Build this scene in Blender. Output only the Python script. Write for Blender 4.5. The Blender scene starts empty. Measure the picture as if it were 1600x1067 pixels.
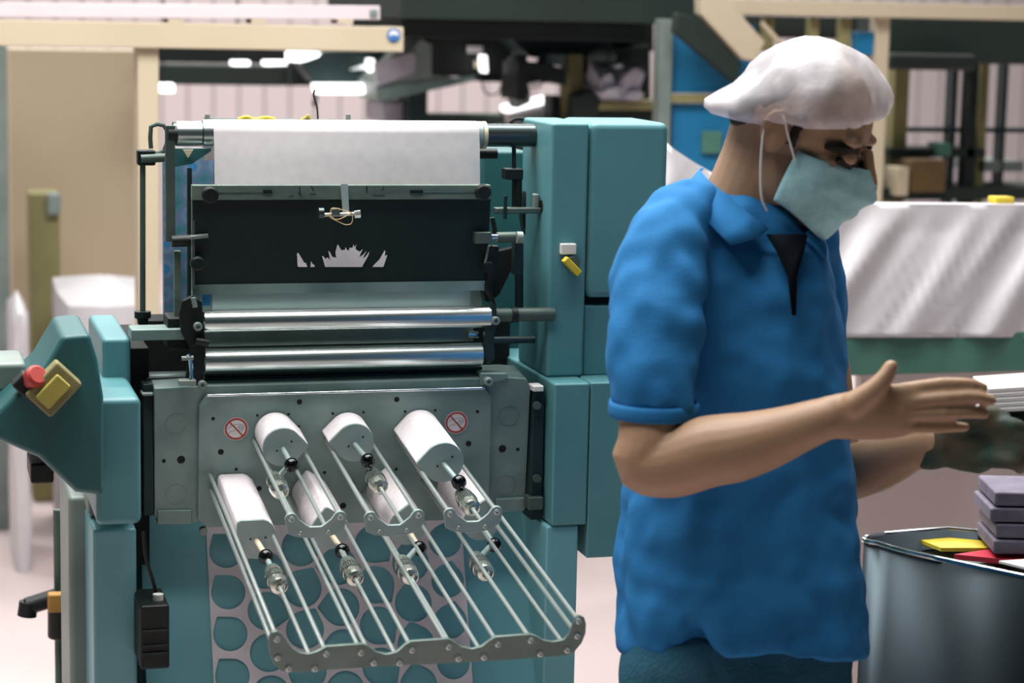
import bpy, math, random
from mathutils import Vector as V, Matrix, noise
random.seed(7)
SC = bpy.context.scene
COL = SC.collection
R = math.radians

# ------------------------------------------------------------ camera, world, lights, exposure
F = 3400.0                                   # focal length in pixels of the 1600 wide frame
CAM_M = (Matrix.Rotation(R(-15.7), 3, 'Z') @ Matrix.Rotation(math.pi/2 - R(8.6), 3, 'X') @ Matrix.Rotation(R(1.2), 3, 'Z'))
CAM_P = V((-0.65545, -3.27801, 1.79))
P0 = V((0, 0, 1.09183))                      # middle of the delivery panel
cam = bpy.data.cameras.new('camera')
camo = bpy.data.objects.new('camera', cam); COL.objects.link(camo)
camo.matrix_world = Matrix.Translation(CAM_P) @ CAM_M.to_4x4()
cam.sensor_width = 36; cam.lens = F * 36 / 1600
cam.dof.use_dof = True; cam.dof.focus_distance = 3.3; cam.dof.aperture_fstop = 4.5; cam.dof.aperture_blades = 0
cam.clip_end = 100
SC.camera = camo
SC.view_settings.view_transform = 'Standard'; SC.view_settings.look = 'None'
SC.view_settings.gamma = 1; SC.view_settings.use_curve_mapping = False
SC.view_settings.exposure = -0.17
w = bpy.data.worlds.new('hall_light'); SC.world = w; w.use_nodes = True
bg = w.node_tree.nodes['Background']
bg.inputs[0].default_value = (0.50, 0.80, 0.82, 1); bg.inputs[1].default_value = 0.055

def area(name, loc, size, power, rot=(0, 0, 0), color=(1, .985, .965)):
    l = bpy.data.lights.new(name, 'AREA'); l.shape = 'RECTANGLE'; l.size, l.size_y = size
    l.energy = power; l.color = color
    o = bpy.data.objects.new(name, l); COL.objects.link(o); o.location = loc
    o.rotation_euler = rot
    return o
area('ceiling_and_fill_light', (0.1, 0.5, 3.9), (2.8, 1.5), 225)
area('ceiling_and_fill_light', (-1.7, 0.2, 4.2), (0.7, 2.4), 50)
area('ceiling_and_fill_light', (2.6, 0.9, 4.4), (0.5, 3.5), 42)
area('ceiling_and_fill_light', (-0.45, -0.95, 3.7), (2.0, 0.5), 52)  # unseen strip added for the bright bands on the rollers
area('ceiling_and_fill_light', (0.5, 5.5, 4.8), (6, 1.0), 330)
area('ceiling_and_fill_light', (1.5, 9.5, 4.6), (8, .6), 210)  # unseen lamp added to brighten the back wall
area('ceiling_and_fill_light', (5.0, 5.5, 4.8), (3, 1.0), 170)
area('ceiling_and_fill_light', (-3.0, 5.5, 4.8), (2, 1.0), 80)
area('ceiling_and_fill_light', (-1.6, -3.4, 4.2), (2.6, 0.6), 4, (R(32), R(-12), 0))  # unseen front fill, added to lift the lower front of the press

# ------------------------------------------------------------ measuring helpers
def ray(px, py): return CAM_M @ V(((px - 800) / F, -(py - 533.5) / F, -1))
def U(px, py, d): return CAM_P + ray(px, py) * d          # point at optical distance d
def at(px, py, Y):                                        # point on the plane Y = const
    r = ray(px, py); return CAM_P + r * ((Y - CAM_P.y) / r.y)
def atz(px, py, Z):
    r = ray(px, py); return CAM_P + r * ((Z - CAM_P.z) / r.z)
TILT = R(7.2)
TN = V((0, -math.cos(TILT), -math.sin(TILT)))             # out of the panel, towards the viewer
TW = V((0, -math.sin(TILT), math.cos(TILT)))
TX = V((1, 0, 0))
def W(u, w, v): return P0 + TX * u + TW * w + TN * v
def lc(px, py, v):
    r = ray(px, py); t = (v - (CAM_P - P0).dot(TN)) / r.dot(TN)
    p = CAM_P + r * t - P0
    return p.x, p.dot(TW)
def proj(p):
    q = CAM_M.transposed() @ (p - CAM_P); return 800 + F * q.x / -q.z, 533.5 - F * q.y / -q.z
CR = V((math.cos(R(15.7)), -math.sin(R(15.7)), 0))        # to the right across the view
CF = V((math.sin(R(15.7)), math.cos(R(15.7)), 0))         # away from the viewer
UP = V((0, 0, 1))

# ------------------------------------------------------------ materials
def lin(c):
    if isinstance(c, str):
        c = [int(c[i:i+2], 16) / 255 for i in (0, 2, 4)]
    return tuple(x / 12.92 if x <= .04045 else ((x + .055) / 1.055) ** 2.4 for x in c)
MATS = {}
def mat(name, col, rough=.5, metal=0., col2=None, scale=20, amount=.5, bump=0, bscale=80, emit=0, spec=.5, stretch=None, detail=4, alpha=1, coat=0, trans=0):
    m = bpy.data.materials.new(name); m.use_nodes = True; nt = m.node_tree
    b = nt.nodes['Principled BSDF']
    b.inputs['Base Color'].default_value = (*lin(col), 1)
    b.inputs['Roughness'].default_value = rough; b.inputs['Metallic'].default_value = metal
    b.inputs['Specular IOR Level'].default_value = spec
    b.inputs['Coat Weight'].default_value = coat
    b.inputs['Transmission Weight'].default_value = trans
    b.inputs['Alpha'].default_value = alpha
    tc = nt.nodes.new('ShaderNodeTexCoord'); src = tc.outputs['Object']
    if stretch:
        mp = nt.nodes.new('ShaderNodeMapping'); mp.inputs['Scale'].default_value = stretch
        nt.links.new(src, mp.inputs[0]); src = mp.outputs[0]
    if col2:
        n = nt.nodes.new('ShaderNodeTexNoise'); n.inputs['Scale'].default_value = scale; n.inputs['Detail'].default_value = detail
        nt.links.new(src, n.inputs['Vector'])
        rp = nt.nodes.new('ShaderNodeValToRGB'); e = rp.color_ramp.elements
        e[0].position = .5 - amount / 2; e[1].position = .5 + amount / 2
        e[0].color = (*lin(col), 1); e[1].color = (*lin(col2), 1)
        nt.links.new(n.outputs['Fac'], rp.inputs[0]); nt.links.new(rp.outputs[0], b.inputs['Base Color'])
    if bump:
        n2 = nt.nodes.new('ShaderNodeTexNoise'); n2.inputs['Scale'].default_value = bscale; n2.inputs['Detail'].default_value = 3
        nt.links.new(src, n2.inputs['Vector'])
        bp = nt.nodes.new('ShaderNodeBump'); bp.inputs['Strength'].default_value = bump; bp.inputs['Distance'].default_value = .01
        nt.links.new(n2.outputs['Fac'], bp.inputs['Height']); nt.links.new(bp.outputs[0], b.inputs['Normal'])
    if emit:
        b.inputs['Emission Color'].default_value = (*lin(col), 1); b.inputs['Emission Strength'].default_value = emit
    MATS[name] = m
    return m
M = MATS
mat('teal_paint', '568c91', .42, 0, '4c8086', 6, .5, .03, 40)
mat('teal_paint_deep', '2b5f61', .45, 0, '225254', 5, .5)
mat('teal_light', '74adb4', .35, 0, '66a0a8', 5, .5)
mat('panel_metal', '859b97', .45, .3, '657d79', 13, .45, .04, 60)
mat('plate_metal', '9cadab', .4, .3, '8da09f', 14, .6)
mat('dark_plate', '0e1e1d', .5, 0, '112423', 10, .5, spec=.3)
mat('bar_metal', '74867b', .5, .3, '4d6058', 16, .5, stretch=(1, 1, 3))
mat('chrome', 'd3dadb', .16, 1)
mat('sleeve_steel', 'd0d4c8', .2, .9)
mat('roller_steel', 'e3ebe8', .27, 1, 'c6d2ce', 3, .5, stretch=(.5, 30, 30))
mat('dark_roller', '4a5556', .3, .8)
mat('rod_steel', 'b4bdba', .28, .6)
mat('edge_steel', '768680', .35, .5, '63746c', 20, .5)
mat('black_metal', '0b1514', .5, .2)
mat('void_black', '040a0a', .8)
mat('mid_dark', '22373a', .5, .3, '152626', 14, .5)
mat('black_ball', '030506', .12, 0, spec=.45)
mat('paper', 'f2ecec', .75, 0, 'e8e3e4', 60, .4)
mat('label_paper', 'f1e9ea', .7, 0, 'dfd7da', 90, .5, stretch=(1, 1, 1))
mat('matrix_paper', 'e2dade', .7, 0, 'c6c0c6', 20, .5)
mat('red_ink', 'a5342c', .5)
mat('sign_white', 'dcd6d8', .5)
mat('ink_gray', '8d9799', .6)
mat('yellow', 'd6bf2e', .5, 0, 'b5a12c', 30, .5)
mat('yellow_dull', 'b9a74a', .6, 0, '8e8a44', 20, .5)
mat('off_white', 'd8d8d2', .5)
mat('rubber_band', 'c9a874', .6)
mat('tape_white', 'd8cdb2', .7, 0, 'c2b498', 60, .5)
mat('beige_paint', 'c6b8a0', .6, 0, 'b8a98f', 2, .6)
mat('beige_wall', 'd0c1a4', .7, 0, 'b9a788', .9, .7)
mat('rail_paint', 'd9cdcf', .5, 0, 'cbbcc0', 3, .5)
mat('hall_floor', 'dfcdcb', .45, 0, 'd2bfbe', 1.5, .7)
mat('dark_green', '16281f', .7, 0, '0d1c18', 3, .5)
mat('black_green', '0a1614', .7, 0, '10201c', 5, .5)
mat('blue_panel', '1272a0', .5, 0, '0f6693', 3, .5)
mat('brown_board', '6a542e', .7, 0, '57452a', 9, .5)
mat('olive', '8a8357', .7, 0, '77724b', 7, .6)
mat('gray_metal', '8c9892', .5, .3, '6d7a76', 6, .5)
mat('gray_dark_metal', '43524d', .5, .4, '5a6a62', 10, .5)
mat('lamp_glow', 'ffffff', .5, emit=2.5)
mat('lamp_white', 'e6e0e2', .5)
mat('film_white', 'd3ced1', .45, 0, 'c4c0c4', 3, .5, .2, 12)
mat('green_band', '4d7a6d', .6, 0, '3c695c', 16, .6)
mat('shirt_blue', '2670a8', .85, 0, '21689e', 12, .5, .08, 260, spec=.2)
mat('jeans', '1d4a60', .9, 0, '3f6a7c', 14, .6, .3, 200, spec=.1)
mat('skin', 'a6866c', .5, 0, '997a60', 12, .5, .05, 120, spec=.35)
mat('hair', '15100c', .5, 0, '241a13', 90, .5, spec=.3)
mat('mask_blue', 'b0dee4', .7, 0, '93c9d1', 60, .4, .1, 300)
mat('elastic', 'e2e0dc', .7)
mat('glove', '1d3a30', .7, 0, '48402f', 26, .35, .2, 60)
mat('shoe', '101214', .5)
mat('dark_navy', '070d14', .9, spec=.1)
mat('eye_white', 'b5b0a8', .3); mat('eye_dark', '120c08', .2)
mat('steel_bin', '4d575c', .42, .9, '3b464c', 3, .6, stretch=(1, 1, .2))
mat('red_paper', 'c1203c', .6); mat('purple_gray', '5c5266', .6, 0, '7a7286', 30, .5)
mat('wood_orange', 'b0823a', .6, 0, '8e6a35', 20, .5)
mat('blue_ink', '2f6fae', .5)
mat('plastic_heap', 'b9b4c0', .4, 0, '8d8a97', 9, .5, .5, 12)

# printed web: blue round labels in two tones on a pale web
def printed_mat():
    m = mat('printed_web', '4a7f96', .5); nt = m.node_tree; b = nt.nodes['Principled BSDF']
    tc = nt.nodes.new('ShaderNodeTexCoord')
    vo = nt.nodes.new('ShaderNodeTexVoronoi'); vo.feature = 'F1'; vo.inputs['Scale'].default_value = 24; vo.inputs['Randomness'].default_value = .15
    nt.links.new(tc.outputs['Object'], vo.inputs['Vector'])
    rp = nt.nodes.new('ShaderNodeValToRGB'); rp.color_ramp.interpolation = 'LINEAR'
    els = [(0, '2e8fc4'), (.16, '2a7fae'), (.22, '7b7fa8'), (.3, '5d93a8'), (.42, '6c6f96'), (.5, '4a8396'), (.7, '3c7078')]
    e = rp.color_ramp.elements; e[0].position = 0; e[0].color = (*lin(els[0][1]), 1); e[1].position = 1; e[1].color = (*lin('2f5f66'), 1)
    for p, c in els[1:]:
        k = e.new(p); k.color = (*lin(c), 1)
    nt.links.new(vo.outputs['Distance'], rp.inputs[0]); nt.links.new(rp.outputs[0], b.inputs['Base Color'])
printed_mat()

def corrugated_mat():
    m = mat('wall_sheet', 'dccfd0', .6); nt = m.node_tree; b = nt.nodes['Principled BSDF']
    tc = nt.nodes.new('ShaderNodeTexCoord')
    wv = nt.nodes.new('ShaderNodeTexWave'); wv.wave_type = 'BANDS'; wv.bands_direction = 'X'; wv.inputs['Scale'].default_value = 1.75; wv.inputs['Distortion'].default_value = 0
    nt.links.new(tc.outputs['Object'], wv.inputs['Vector'])
    rp = nt.nodes.new('ShaderNodeValToRGB'); e = rp.color_ramp.elements
    e[0].position = .0; e[0].color = (*lin('a39b9c'), 1); e[1].position = .07; e[1].color = (*lin('dccfd0'), 1)
    nt.links.new(wv.outputs['Fac'], rp.inputs[0]); nt.links.new(rp.outputs[0], b.inputs['Base Color'])
corrugated_mat()

# ------------------------------------------------------------ mesh builder
def perp(d):
    d = d.normalized(); a = V((0, 0, 1)) if abs(d.z) < .9 else V((1, 0, 0))
    x = d.cross(a).normalized(); return x, d.cross(x).normalized()
class MB:
    def __init__(s): s.v = []; s.f = []
    def add(s, vs, fs):
        n = len(s.v); s.v += [V(p) for p in vs]; s.f += [tuple(i + n for i in f) for f in fs]; return s
    def box(s, x0, x1, y0, y1, z0, z1):
        vs = [(x, y, z) for x in (x0, x1) for y in (y0, y1) for z in (z0, z1)]
        return s.add(vs, [(0, 1, 3, 2), (4, 6, 7, 5), (0, 4, 5, 1), (2, 3, 7, 6), (0, 2, 6, 4), (1, 5, 7, 3)])
    def obox(s, c, ax, h):
        vs = [c + ax[0] * (h[0] * i) + ax[1] * (h[1] * j) + ax[2] * (h[2] * k) for i in (-1, 1) for j in (-1, 1) for k in (-1, 1)]
        return s.add(vs, [(0, 1, 3, 2), (4, 6, 7, 5), (0, 4, 5, 1), (2, 3, 7, 6), (0, 2, 6, 4), (1, 5, 7, 3)])
    def loft(s, rings, caps=True, closed=True):
        n = len(rings[0]); vs = [p for r in rings for p in r]; fs = []
        for k in range(len(rings) - 1):
            for i in range(n if closed else n - 1):
                j = (i + 1) % n; fs.append((k*n+i, k*n+j, (k+1)*n+j, (k+1)*n+i))
        if caps and closed:
            fs.append(tuple(range(n))[::-1]); fs.append(tuple((len(rings)-1)*n + i for i in range(n)))
        return s.add(vs, fs)
    def cyl(s, a, b, r, r2=None, seg=20):
        a, b = V(a), V(b); x, y = perp(b - a); r2 = r if r2 is None else r2
        return s.loft([[p + (x * math.cos(t) + y * math.sin(t)) * q for t in [2*math.pi*i/seg for i in range(seg)]] for p, q in ((a, r), (b, r2))])
    def lathe(s, o, d, prof, seg=24):
        o = V(o); d = V(d).normalized(); x, y = perp(d)
        return s.loft([[o + d * h + (x * math.cos(t) + y * math.sin(t)) * max(q, 1e-4) for t in [2*math.pi*i/seg for i in range(seg)]] for h, q in prof])
    def ball(s, c, r, ax=None, seg=20, rg=12):
        c = V(c); rr = (r, r, r) if not isinstance(r, (tuple, list)) else r
        ax = ax or (V((1, 0, 0)), V((0, 1, 0)), V((0, 0, 1)))
        rings = []
        for k in range(rg + 1):
            e = -math.pi/2 + math.pi * k / rg; ce = max(math.cos(e), .002)
            rings.append([c + ax[0]*(rr[0]*ce*math.cos(t)) + ax[1]*(rr[1]*ce*math.sin(t)) + ax[2]*(rr[2]*math.sin(e)) for t in [2*math.pi*i/seg for i in range(seg)]])
        return s.loft(rings)
    def tube(s, pts, rad, seg=10, sub=4):
        pts = [V(p) for p in pts]; rs = list(rad) if isinstance(rad, (list, tuple)) else [rad] * len(pts)
        if sub > 1 and len(pts) > 2:
            q, qr = [], []
            for i in range(len(pts) - 1):
                p0, p1, p2, p3 = pts[max(i-1, 0)], pts[i], pts[i+1], pts[min(i+2, len(pts)-1)]
                for k in range(sub):
                    t = k / sub
                    q.append(.5*((2*p1) + (p2-p0)*t + (2*p0-5*p1+4*p2-p3)*t*t + (3*p1-p0-3*p2+p3)*t*t*t)); qr.append(rs[i]*(1-t)+rs[i+1]*t)
            q.append(pts[-1]); qr.append(rs[-1]); pts, rs = q, qr
        rings = []; x = None
        for i, p in enumerate(pts):
            d = (pts[min(i+1, len(pts)-1)] - pts[max(i-1, 0)]).normalized()
            if x is None: x, y = perp(d)
            else:
                x = (x - d * x.dot(d)).normalized(); y = d.cross(x)
            rings.append([p + (x*math.cos(t) + y*math.sin(t)) * rs[i] for t in [2*math.pi*k/seg for k in range(seg)]])
        return s.loft(rings)
    def limb(s, pts, rad, seg=18, sub=5):                    # tube with rounded ends
        s.tube(pts, rad, seg, sub); s.ball(pts[0], rad[0]); s.ball(pts[-1], rad[-1]); return s
    def prism(s, poly, off):
        n = len(poly); off = V(off); vs = [V(p) for p in poly] + [V(p) + off for p in poly]
        fs = [tuple(range(n))[::-1], tuple(range(n, 2*n))] + [(i, (i+1) % n, n+(i+1) % n, n+i) for i in range(n)]
        return s.add(vs, fs)
    def build(s, name, m, parent=None, bevel=0, origin=None, sharp=32, kind=None, remesh=0, smooth=0):
        root = parent
        while root is not None and root.parent is not None: root = root.parent
        if root is not None: o0 = V(ROOTS[root.name]); loc = V((0, 0, 0))
        else:
            if origin is None:
                xs = [p.x for p in s.v]; ys = [p.y for p in s.v]; zs = [p.z for p in s.v]
                origin = ((min(xs)+max(xs))/2, (min(ys)+max(ys))/2, min(zs))
            o0 = V(origin); loc = o0
        me = bpy.data.meshes.new(name); me.from_pydata([p - o0 for p in s.v], [], s.f); me.update()
        import bmesh
        b = bmesh.new(); b.from_mesh(me); bmesh.ops.recalc_face_normals(b, faces=b.faces); b.to_mesh(me); b.free()
        for p in me.polygons: p.use_smooth = True
        if not remesh: me.set_sharp_from_angle(angle=R(sharp))
        me.materials.append(M[m] if isinstance(m, str) else m)
        o = bpy.data.objects.new(name, me); COL.objects.link(o); o.location = loc
        if parent is not None: o.parent = parent
        else: ROOTS[o.name] = o0
        if bevel:
            bv = o.modifiers.new('bevel', 'BEVEL'); bv.width = bevel; bv.segments = 3; bv.limit_method = 'ANGLE'; bv.angle_limit = R(40); bv.harden_normals = True
        if remesh:
            rm = o.modifiers.new('remesh', 'REMESH'); rm.mode = 'VOXEL'; rm.voxel_size = remesh; rm.use_smooth_shade = True
            if smooth:
                sm = o.modifiers.new('smooth', 'SMOOTH'); sm.iterations = smooth; sm.factor = .5
        if kind: o['kind'] = kind
        return o
ROOTS = {}
def thing(name, label, cat, loc, group=None):
    o = bpy.data.objects.new(name, None); COL.objects.link(o); o.location = loc; o.empty_display_size = .1
    ROOTS[o.name] = V(loc); o['label'] = label; o['category'] = cat
    if group: o['group'] = group
    return o
def tag(o, label, cat, group=None, kind=None):
    o['label'] = label; o['category'] = cat
    if group: o['group'] = group
    if kind: o['kind'] = kind
    return o
def pbox(x0, y0, x1, y1, Y, depth, mb=None):                 # upright box whose front face fills a measured rectangle
    mb = mb or MB(); ym, xm = (y0+y1)/2, (x0+x1)/2
    mb.box(at(x0, ym, Y).x, at(x1, ym, Y).x, Y, Y + depth, at(xm, y1, Y).z, at(xm, y0, Y).z); return mb
def rod(a, b, r, seg=14): return MB().cyl(a, b, r, seg=seg)

# ------------------------------------------------------------ the hall
MB().box(-9, 11, -5, 13.2, -.1, 0).build('floor', 'hall_floor', kind='structure')
MB().box(-9, 11, 12.0, 12.2, 0, 5.5).build('wall_back', 'wall_sheet', kind='structure', origin=(0, 12, 0))

# ------------------------------------------------------------ the press
press = thing('label_press', 'teal label die-cutting press with steel rollers and seven delivery trays', 'printing press', (0.0, 0.45, 0))
P = press
YF = 0.0
def part(mb, name, m, parent=P, **k): return mb.build(name, m, parent, **k)

# right housing: tall narrow column, its cover, ledge and lower body
hl = at(858, 400, YF).x; hm = at(917, 400, YF).x; hr = at(1043, 330, YF).x
ztop = at(900, 192, YF).z; zledge = at(880, 590, YF).z; zlow = at(930, 872, -.06).z
part(MB().box(hl, hm - .0008, YF, .17, zledge, ztop), 'housing_column', 'teal_paint', bevel=.006)
part(MB().box(hm + .0008, hr, YF + .002, .17, at(950, 466, YF).z, ztop + .001), 'housing_cover', 'teal_paint', bevel=.012)
part(MB().box(hm + .0008, hr, YF + .01, .16, zledge, at(950, 478, YF).z), 'housing_cover', 'teal_paint', bevel=.004)
part(MB().box(hl + .02, hr - .02, YF + .04, .16, zledge, ztop - .05), 'housing_core', 'black_metal')
part(MB().box(hl - .004, hm - .008, -.06, .6, at(870, 822, -.06).z, zledge + .001), 'lower_housing', 'teal_paint', bevel=.004)
part(MB().box(hm - .0065, hr, -.059, .6, zlow, zledge + .001), 'lower_housing', 'teal_paint', bevel=.003)
part(MB().box(at(851, 950, -.055).x, at(901, 950, -.055).x, -.055, .5, 0, at(870, 822, -.055).z), 'leg', 'teal_light', bevel=.004)
# sticker and yellow rotary switch
sw = part(pbox(877, 381, 901, 398, YF - .012, .012), 'switch_plate', 'off_white', bevel=.002)
c = at(891, 410, YF)
part(MB().cyl(c, c + V((0, -.018, 0)), .011), 'switch_base', 'gray_dark_metal')
k = at(893, 416, YF - .02); dd = (at(903, 427, YF) - at(883, 406, YF)).normalized()
part(MB().obox(k, (dd, V((0, 1, 0)), dd.cross(V((0, 1, 0)))), (.017, .008, .0055)), 'switch_handle', 'yellow', bevel=.002)

# inner frame behind the web (machine body seen through the gaps)
part(MB().box(at(752, 350, .3).x, hl + .05, .30, .50, .75, at(800, 236, .3).z), 'inner_frame', 'teal_paint_deep', bevel=.006)
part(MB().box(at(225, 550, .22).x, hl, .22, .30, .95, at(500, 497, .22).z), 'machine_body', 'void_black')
part(MB().box(at(258, 300, .36).x, at(735, 300, .32).x, .36, .40, at(500, 500, .3).z, at(500, 250, .3).z), 'back_plate', 'teal_paint_deep')
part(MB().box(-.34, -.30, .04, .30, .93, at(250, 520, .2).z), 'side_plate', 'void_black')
part(MB().box(-.40, hl, .12, .50, 0, .93), 'base', 'teal_paint_deep', bevel=.01)

# top roller with collars
rc = at(540, 210, .10); rz = rc.z; RY = .10; rr = .0185
xl, xr = at(270, 210, RY).x, at(862, 212, RY).x
part(rod((xl, RY, rz), (xr, RY, rz), rr, 32), 'top_roller', 'dark_roller')
part(rod((at(275, 210, RY).x, RY, rz), (at(314, 210, RY).x, RY, rz), rr + .001, 32), 'roller_sleeve', 'roller_steel')
part(rod((at(316, 210, RY).x, RY, rz), (at(331, 210, RY).x, RY, rz), rr + .0035, 32), 'roller_collar', 'roller_steel')
part(rod((at(743, 210, RY).x, RY, rz), (at(751, 210, RY).x, RY, rz), rr + .0035, 32), 'roller_collar', 'plate_metal')
part(rod((at(752, 210, RY).x, RY, rz), (at(758, 210, RY).x, RY, rz), rr + .0035, 32), 'roller_collar', 'tape_white')
part(rod((at(735, 240, .13).x, .13, at(750, 240, .13).z), (at(776, 240, .13).x, .13, at(750, 240, .13).z), .0085), 'idler_stub', 'black_metal')

# guide bar, dark plate and its stains
gx0, gx1 = at(300, 300, -.02).x, at(767, 300, -.02).x
gz0, gz1 = at(540, 312, -.02).z, at(540, 289, -.02).z
part(MB().box(gx0, gx1, -.02, -.004, gz0, gz1), 'guide_bar', 'bar_metal', bevel=.0015)
for a, b in ((338, 427), (641, 752)):
    part(pbox(a, 298, b, 301, -.0212, .002), 'bar_slot', 'edge_steel')
for a, b in ((411, 425), (641, 661)):
    part(pbox(a, 297, b, 302, -.0222, .003), 'bar_slot', 'black_metal')
for px in (326, 750):
    p = at(px, 303 if px < 400 else 299, -.02)
    part(MB().lathe(p, (0, -1, 0), [(0, .008), (.01, .011), (.012, .0125), (.022, .0125), (.024, .010)], 14), 'clamp_knob', 'black_metal')
px0, px1 = at(302, 380, -.01).x, at(765, 380, -.01).x
dz0 = at(540, 442, .0).z
part(MB().prism([(px0, -.012, gz0+.001), (px1, -.012, gz0+.001), (px1, .004, dz0), (px0, .004, dz0)], (0, .004, 0)), 'guard_plate', 'dark_plate')
def plate_pt(px, py):
    q = at(px, py, 0); t = (gz0 - q.z) / (gz0 - dz0); Y = -.012 + .016 * t - .0012
    return at(px, py, Y)
torn = [
 [(465, 416), (464, 396), (466, 395), (471, 403), (475, 410), (478, 411), (480, 417), (467, 417)],
 [(485, 417), (486, 408), (488, 412), (491, 414), (491.5, 417)],
 [(508, 417), (503, 400), (505, 400), (509, 405), (511, 402), (514, 404), (516, 408), (513, 392), (515, 393), (519, 401), (522, 402), (525, 402), (526, 406), (524, 394), (527, 383), (528, 382), (532, 389), (534, 391), (539, 390), (540, 386), (542, 390), (545, 392), (546, 387), (551, 387), (552, 382), (554, 386), (557, 382), (555, 388), (558, 391), (562, 393), (567, 389), (564, 395), (561, 402), (567, 398), (573, 392), (569, 399), (567, 404), (571, 401), (577, 393), (575, 400), (571, 407), (567, 414), (566, 417)],
 [(582, 417), (585, 413), (593, 405), (597, 398), (601, 391), (602, 393), (601, 400), (605, 398), (603, 405), (600, 414), (598.5, 417)]]
for poly in torn:
    part(MB().prism([plate_pt(*q) for q in poly], (0, -.0006, 0)), 'torn_paper', 'paper')
part(MB().box(at(332, 466, .04).x, at(735, 466, .04).x, .041, .046, at(540, 482, .04).z, at(540, 444, .04).z), 'shaded_web_strip', 'plate_metal')  # grey tone stands in for the white paper web in shade
for a, b in (((468, 291), (469, 305)), ((466, 301), (471, 305)), ((486, 290), (490, 298)), ((484, 303), (494, 302)), ((452, 307), (458, 305)), ((573, 291), (573, 302)), ((571, 294), (575, 291)), ((582, 304), (601, 305)), ((600, 292), (596, 297))):
    part(MB().cyl(at(*a, -.0205), at(*b, -.0205), .0006, seg=6), 'pencil_mark', 'black_metal')
# hanging clamp on the bar with a rubber band
part(MB().prism([at(532, 287, -.024), at(543, 287, -.024), at(545, 332, -.03), at(535, 332, -.03)], (0, -.003, 0)), 'clamp_strip', 'plate_metal')
a, b = at(501, 336, -.04), at(561, 334, -.04)
part(MB().cyl(a, b, .003), 'clamp_screw', 'rod_steel')
part(MB().cyl(at(497, 333, -.04), at(506, 333, -.04), .0085), 'clamp_nut', 'dark_roller', bevel=.001)
part(MB().cyl(at(553, 335, -.04), at(563, 334, -.04), .0065, seg=6), 'clamp_nut', 'chrome', bevel=.0008)
part(MB().obox(at(524, 331, -.042), (V((1, 0, 0)), V((0, 1, 0)), UP), (.0065, .006, .0055)), 'clamp_block', 'edge_steel', bevel=.001)
part(MB().tube([at(*q, -.05) for q in ((512, 337), (518, 341), (530, 347), (540, 351), (549, 349), (551, 339), (549, 333), (535, 328), (520, 325), (516, 332), (512, 337))], .0008, 6), 'rubber_band', 'rubber_band')
part(MB().tube([at(*q, -.052) for q in ((512, 334), (525, 343), (540, 338), (551, 331))], .0008, 6), 'rubber_band', 'rubber_band')

# strip under the dark plate, rollers, backing strips
part(MB().prism([(px0, .002, dz0), (px1, .002, dz0), (px1, .0, at(540, 457, 0).z), (px0, .0, at(540, 457, 0).z)], (0, .004, 0)), 'plate_lip', 'panel_metal')
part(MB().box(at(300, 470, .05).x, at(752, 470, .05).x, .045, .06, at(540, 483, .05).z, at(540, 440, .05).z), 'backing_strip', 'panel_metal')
def hroll(y0, y1, x0, x1, Y, name, m):
    zc = at(540, (y0+y1)/2, Y).z; r = (at(540, y0, Y).z - at(540, y1, Y).z) / 2
    xa, xb = at(x0, (y0+y1)/2, Y).x, at(x1, (y0+y1)/2, Y).x
    part(MB().lathe((xa, Y, zc), (1, 0, 0), [(0, r-.003), (.002, r), (xb-xa-.002, r), (xb-xa, r-.003)], 40), name, m)
    return xa, xb, zc, r
ra = hroll(481, 516, 316, 766, .0, 'nip_roller', 'roller_steel')
rb = hroll(540, 577, 317, 753, .0, 'nip_roller', 'roller_steel')
part(MB().box(at(322, 525, .03).x, at(740, 525, .03).x, .03, .05, at(540, 538, .03).z, at(540, 515, .03).z), 'scraper_bar', 'edge_steel', bevel=.001)
for y in (577, 583, 589):
    part(MB().box(at(318, y, .02).x, at(752, y, .02).x, .012, .03, at(540, y+4.5, .02).z, at(540, y+.2, .02).z), 'scraper_bar', 'mid_dark', bevel=.001)
part(rod((ra[1]-.01, .0, ra[2]+.002), (hl+.01, .0, ra[2]+.002), .011, 20), 'roller_shaft', 'gray_dark_metal')
p = at(800, 531, .06)
part(rod((at(768, 531, .06).x, .06, p.z), (at(835, 531, .06).x, .06, p.z), .006), 'roller_shaft', 'dark_roller')
for px in (806, ):
    p = at(px, 486, 0); part(rod((p.x-.008, 0, ra[2]+.002), (p.x+.002, 0, ra[2]+.002), .0125, 20), 'shaft_collar', 'black_metal')
part(MB().cyl(at(731, 522, .02), at(747, 523, .02), .0055), 'adjusting_screw', 'chrome')
# side brackets of the rollers, left and right
def plateq(pts, Y, th, name, m, **k): part(MB().prism([at(x, y, Y) for x, y in pts], (0, th, 0)), name, m, **k)
plateq([(285, 470), (300, 463), (316, 472), (318, 500), (322, 540), (318, 600), (300, 612), (291, 590), (297, 545), (284, 520), (280, 490)], -.012, .014, 'roller_bracket', 'black_metal', bevel=.002)
plateq([(768, 470), (776, 480), (778, 505), (772, 530), (774, 560), (765, 572), (756, 556), (758, 520), (764, 500)], -.012, .014, 'roller_bracket', 'mid_dark', bevel=.002)
for px, py in ((309, 510), (316, 601), (774, 501), (763, 596)):
    p = at(px, py, -.028 if px > 700 and py > 590 else -.016)
    part(MB().lathe(p + V((0, .012, 0)), (0, -1, 0), [(0, .0068), (.016, .0068), (.0175, .0055), (.0176, .0032), (.0145, .003)], 18), 'cap_screw', 'gray_metal')
part(MB().tube([at(*q, -.03) for q in ((293, 553), (297, 560), (299, 580), (299, 592), (294, 600))], .0033, 10), 'lever', 'chrome')
part(MB().cyl(at(284, 560, -.03), at(302, 559, -.03), .0035), 'lever', 'gray_metal')
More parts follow.
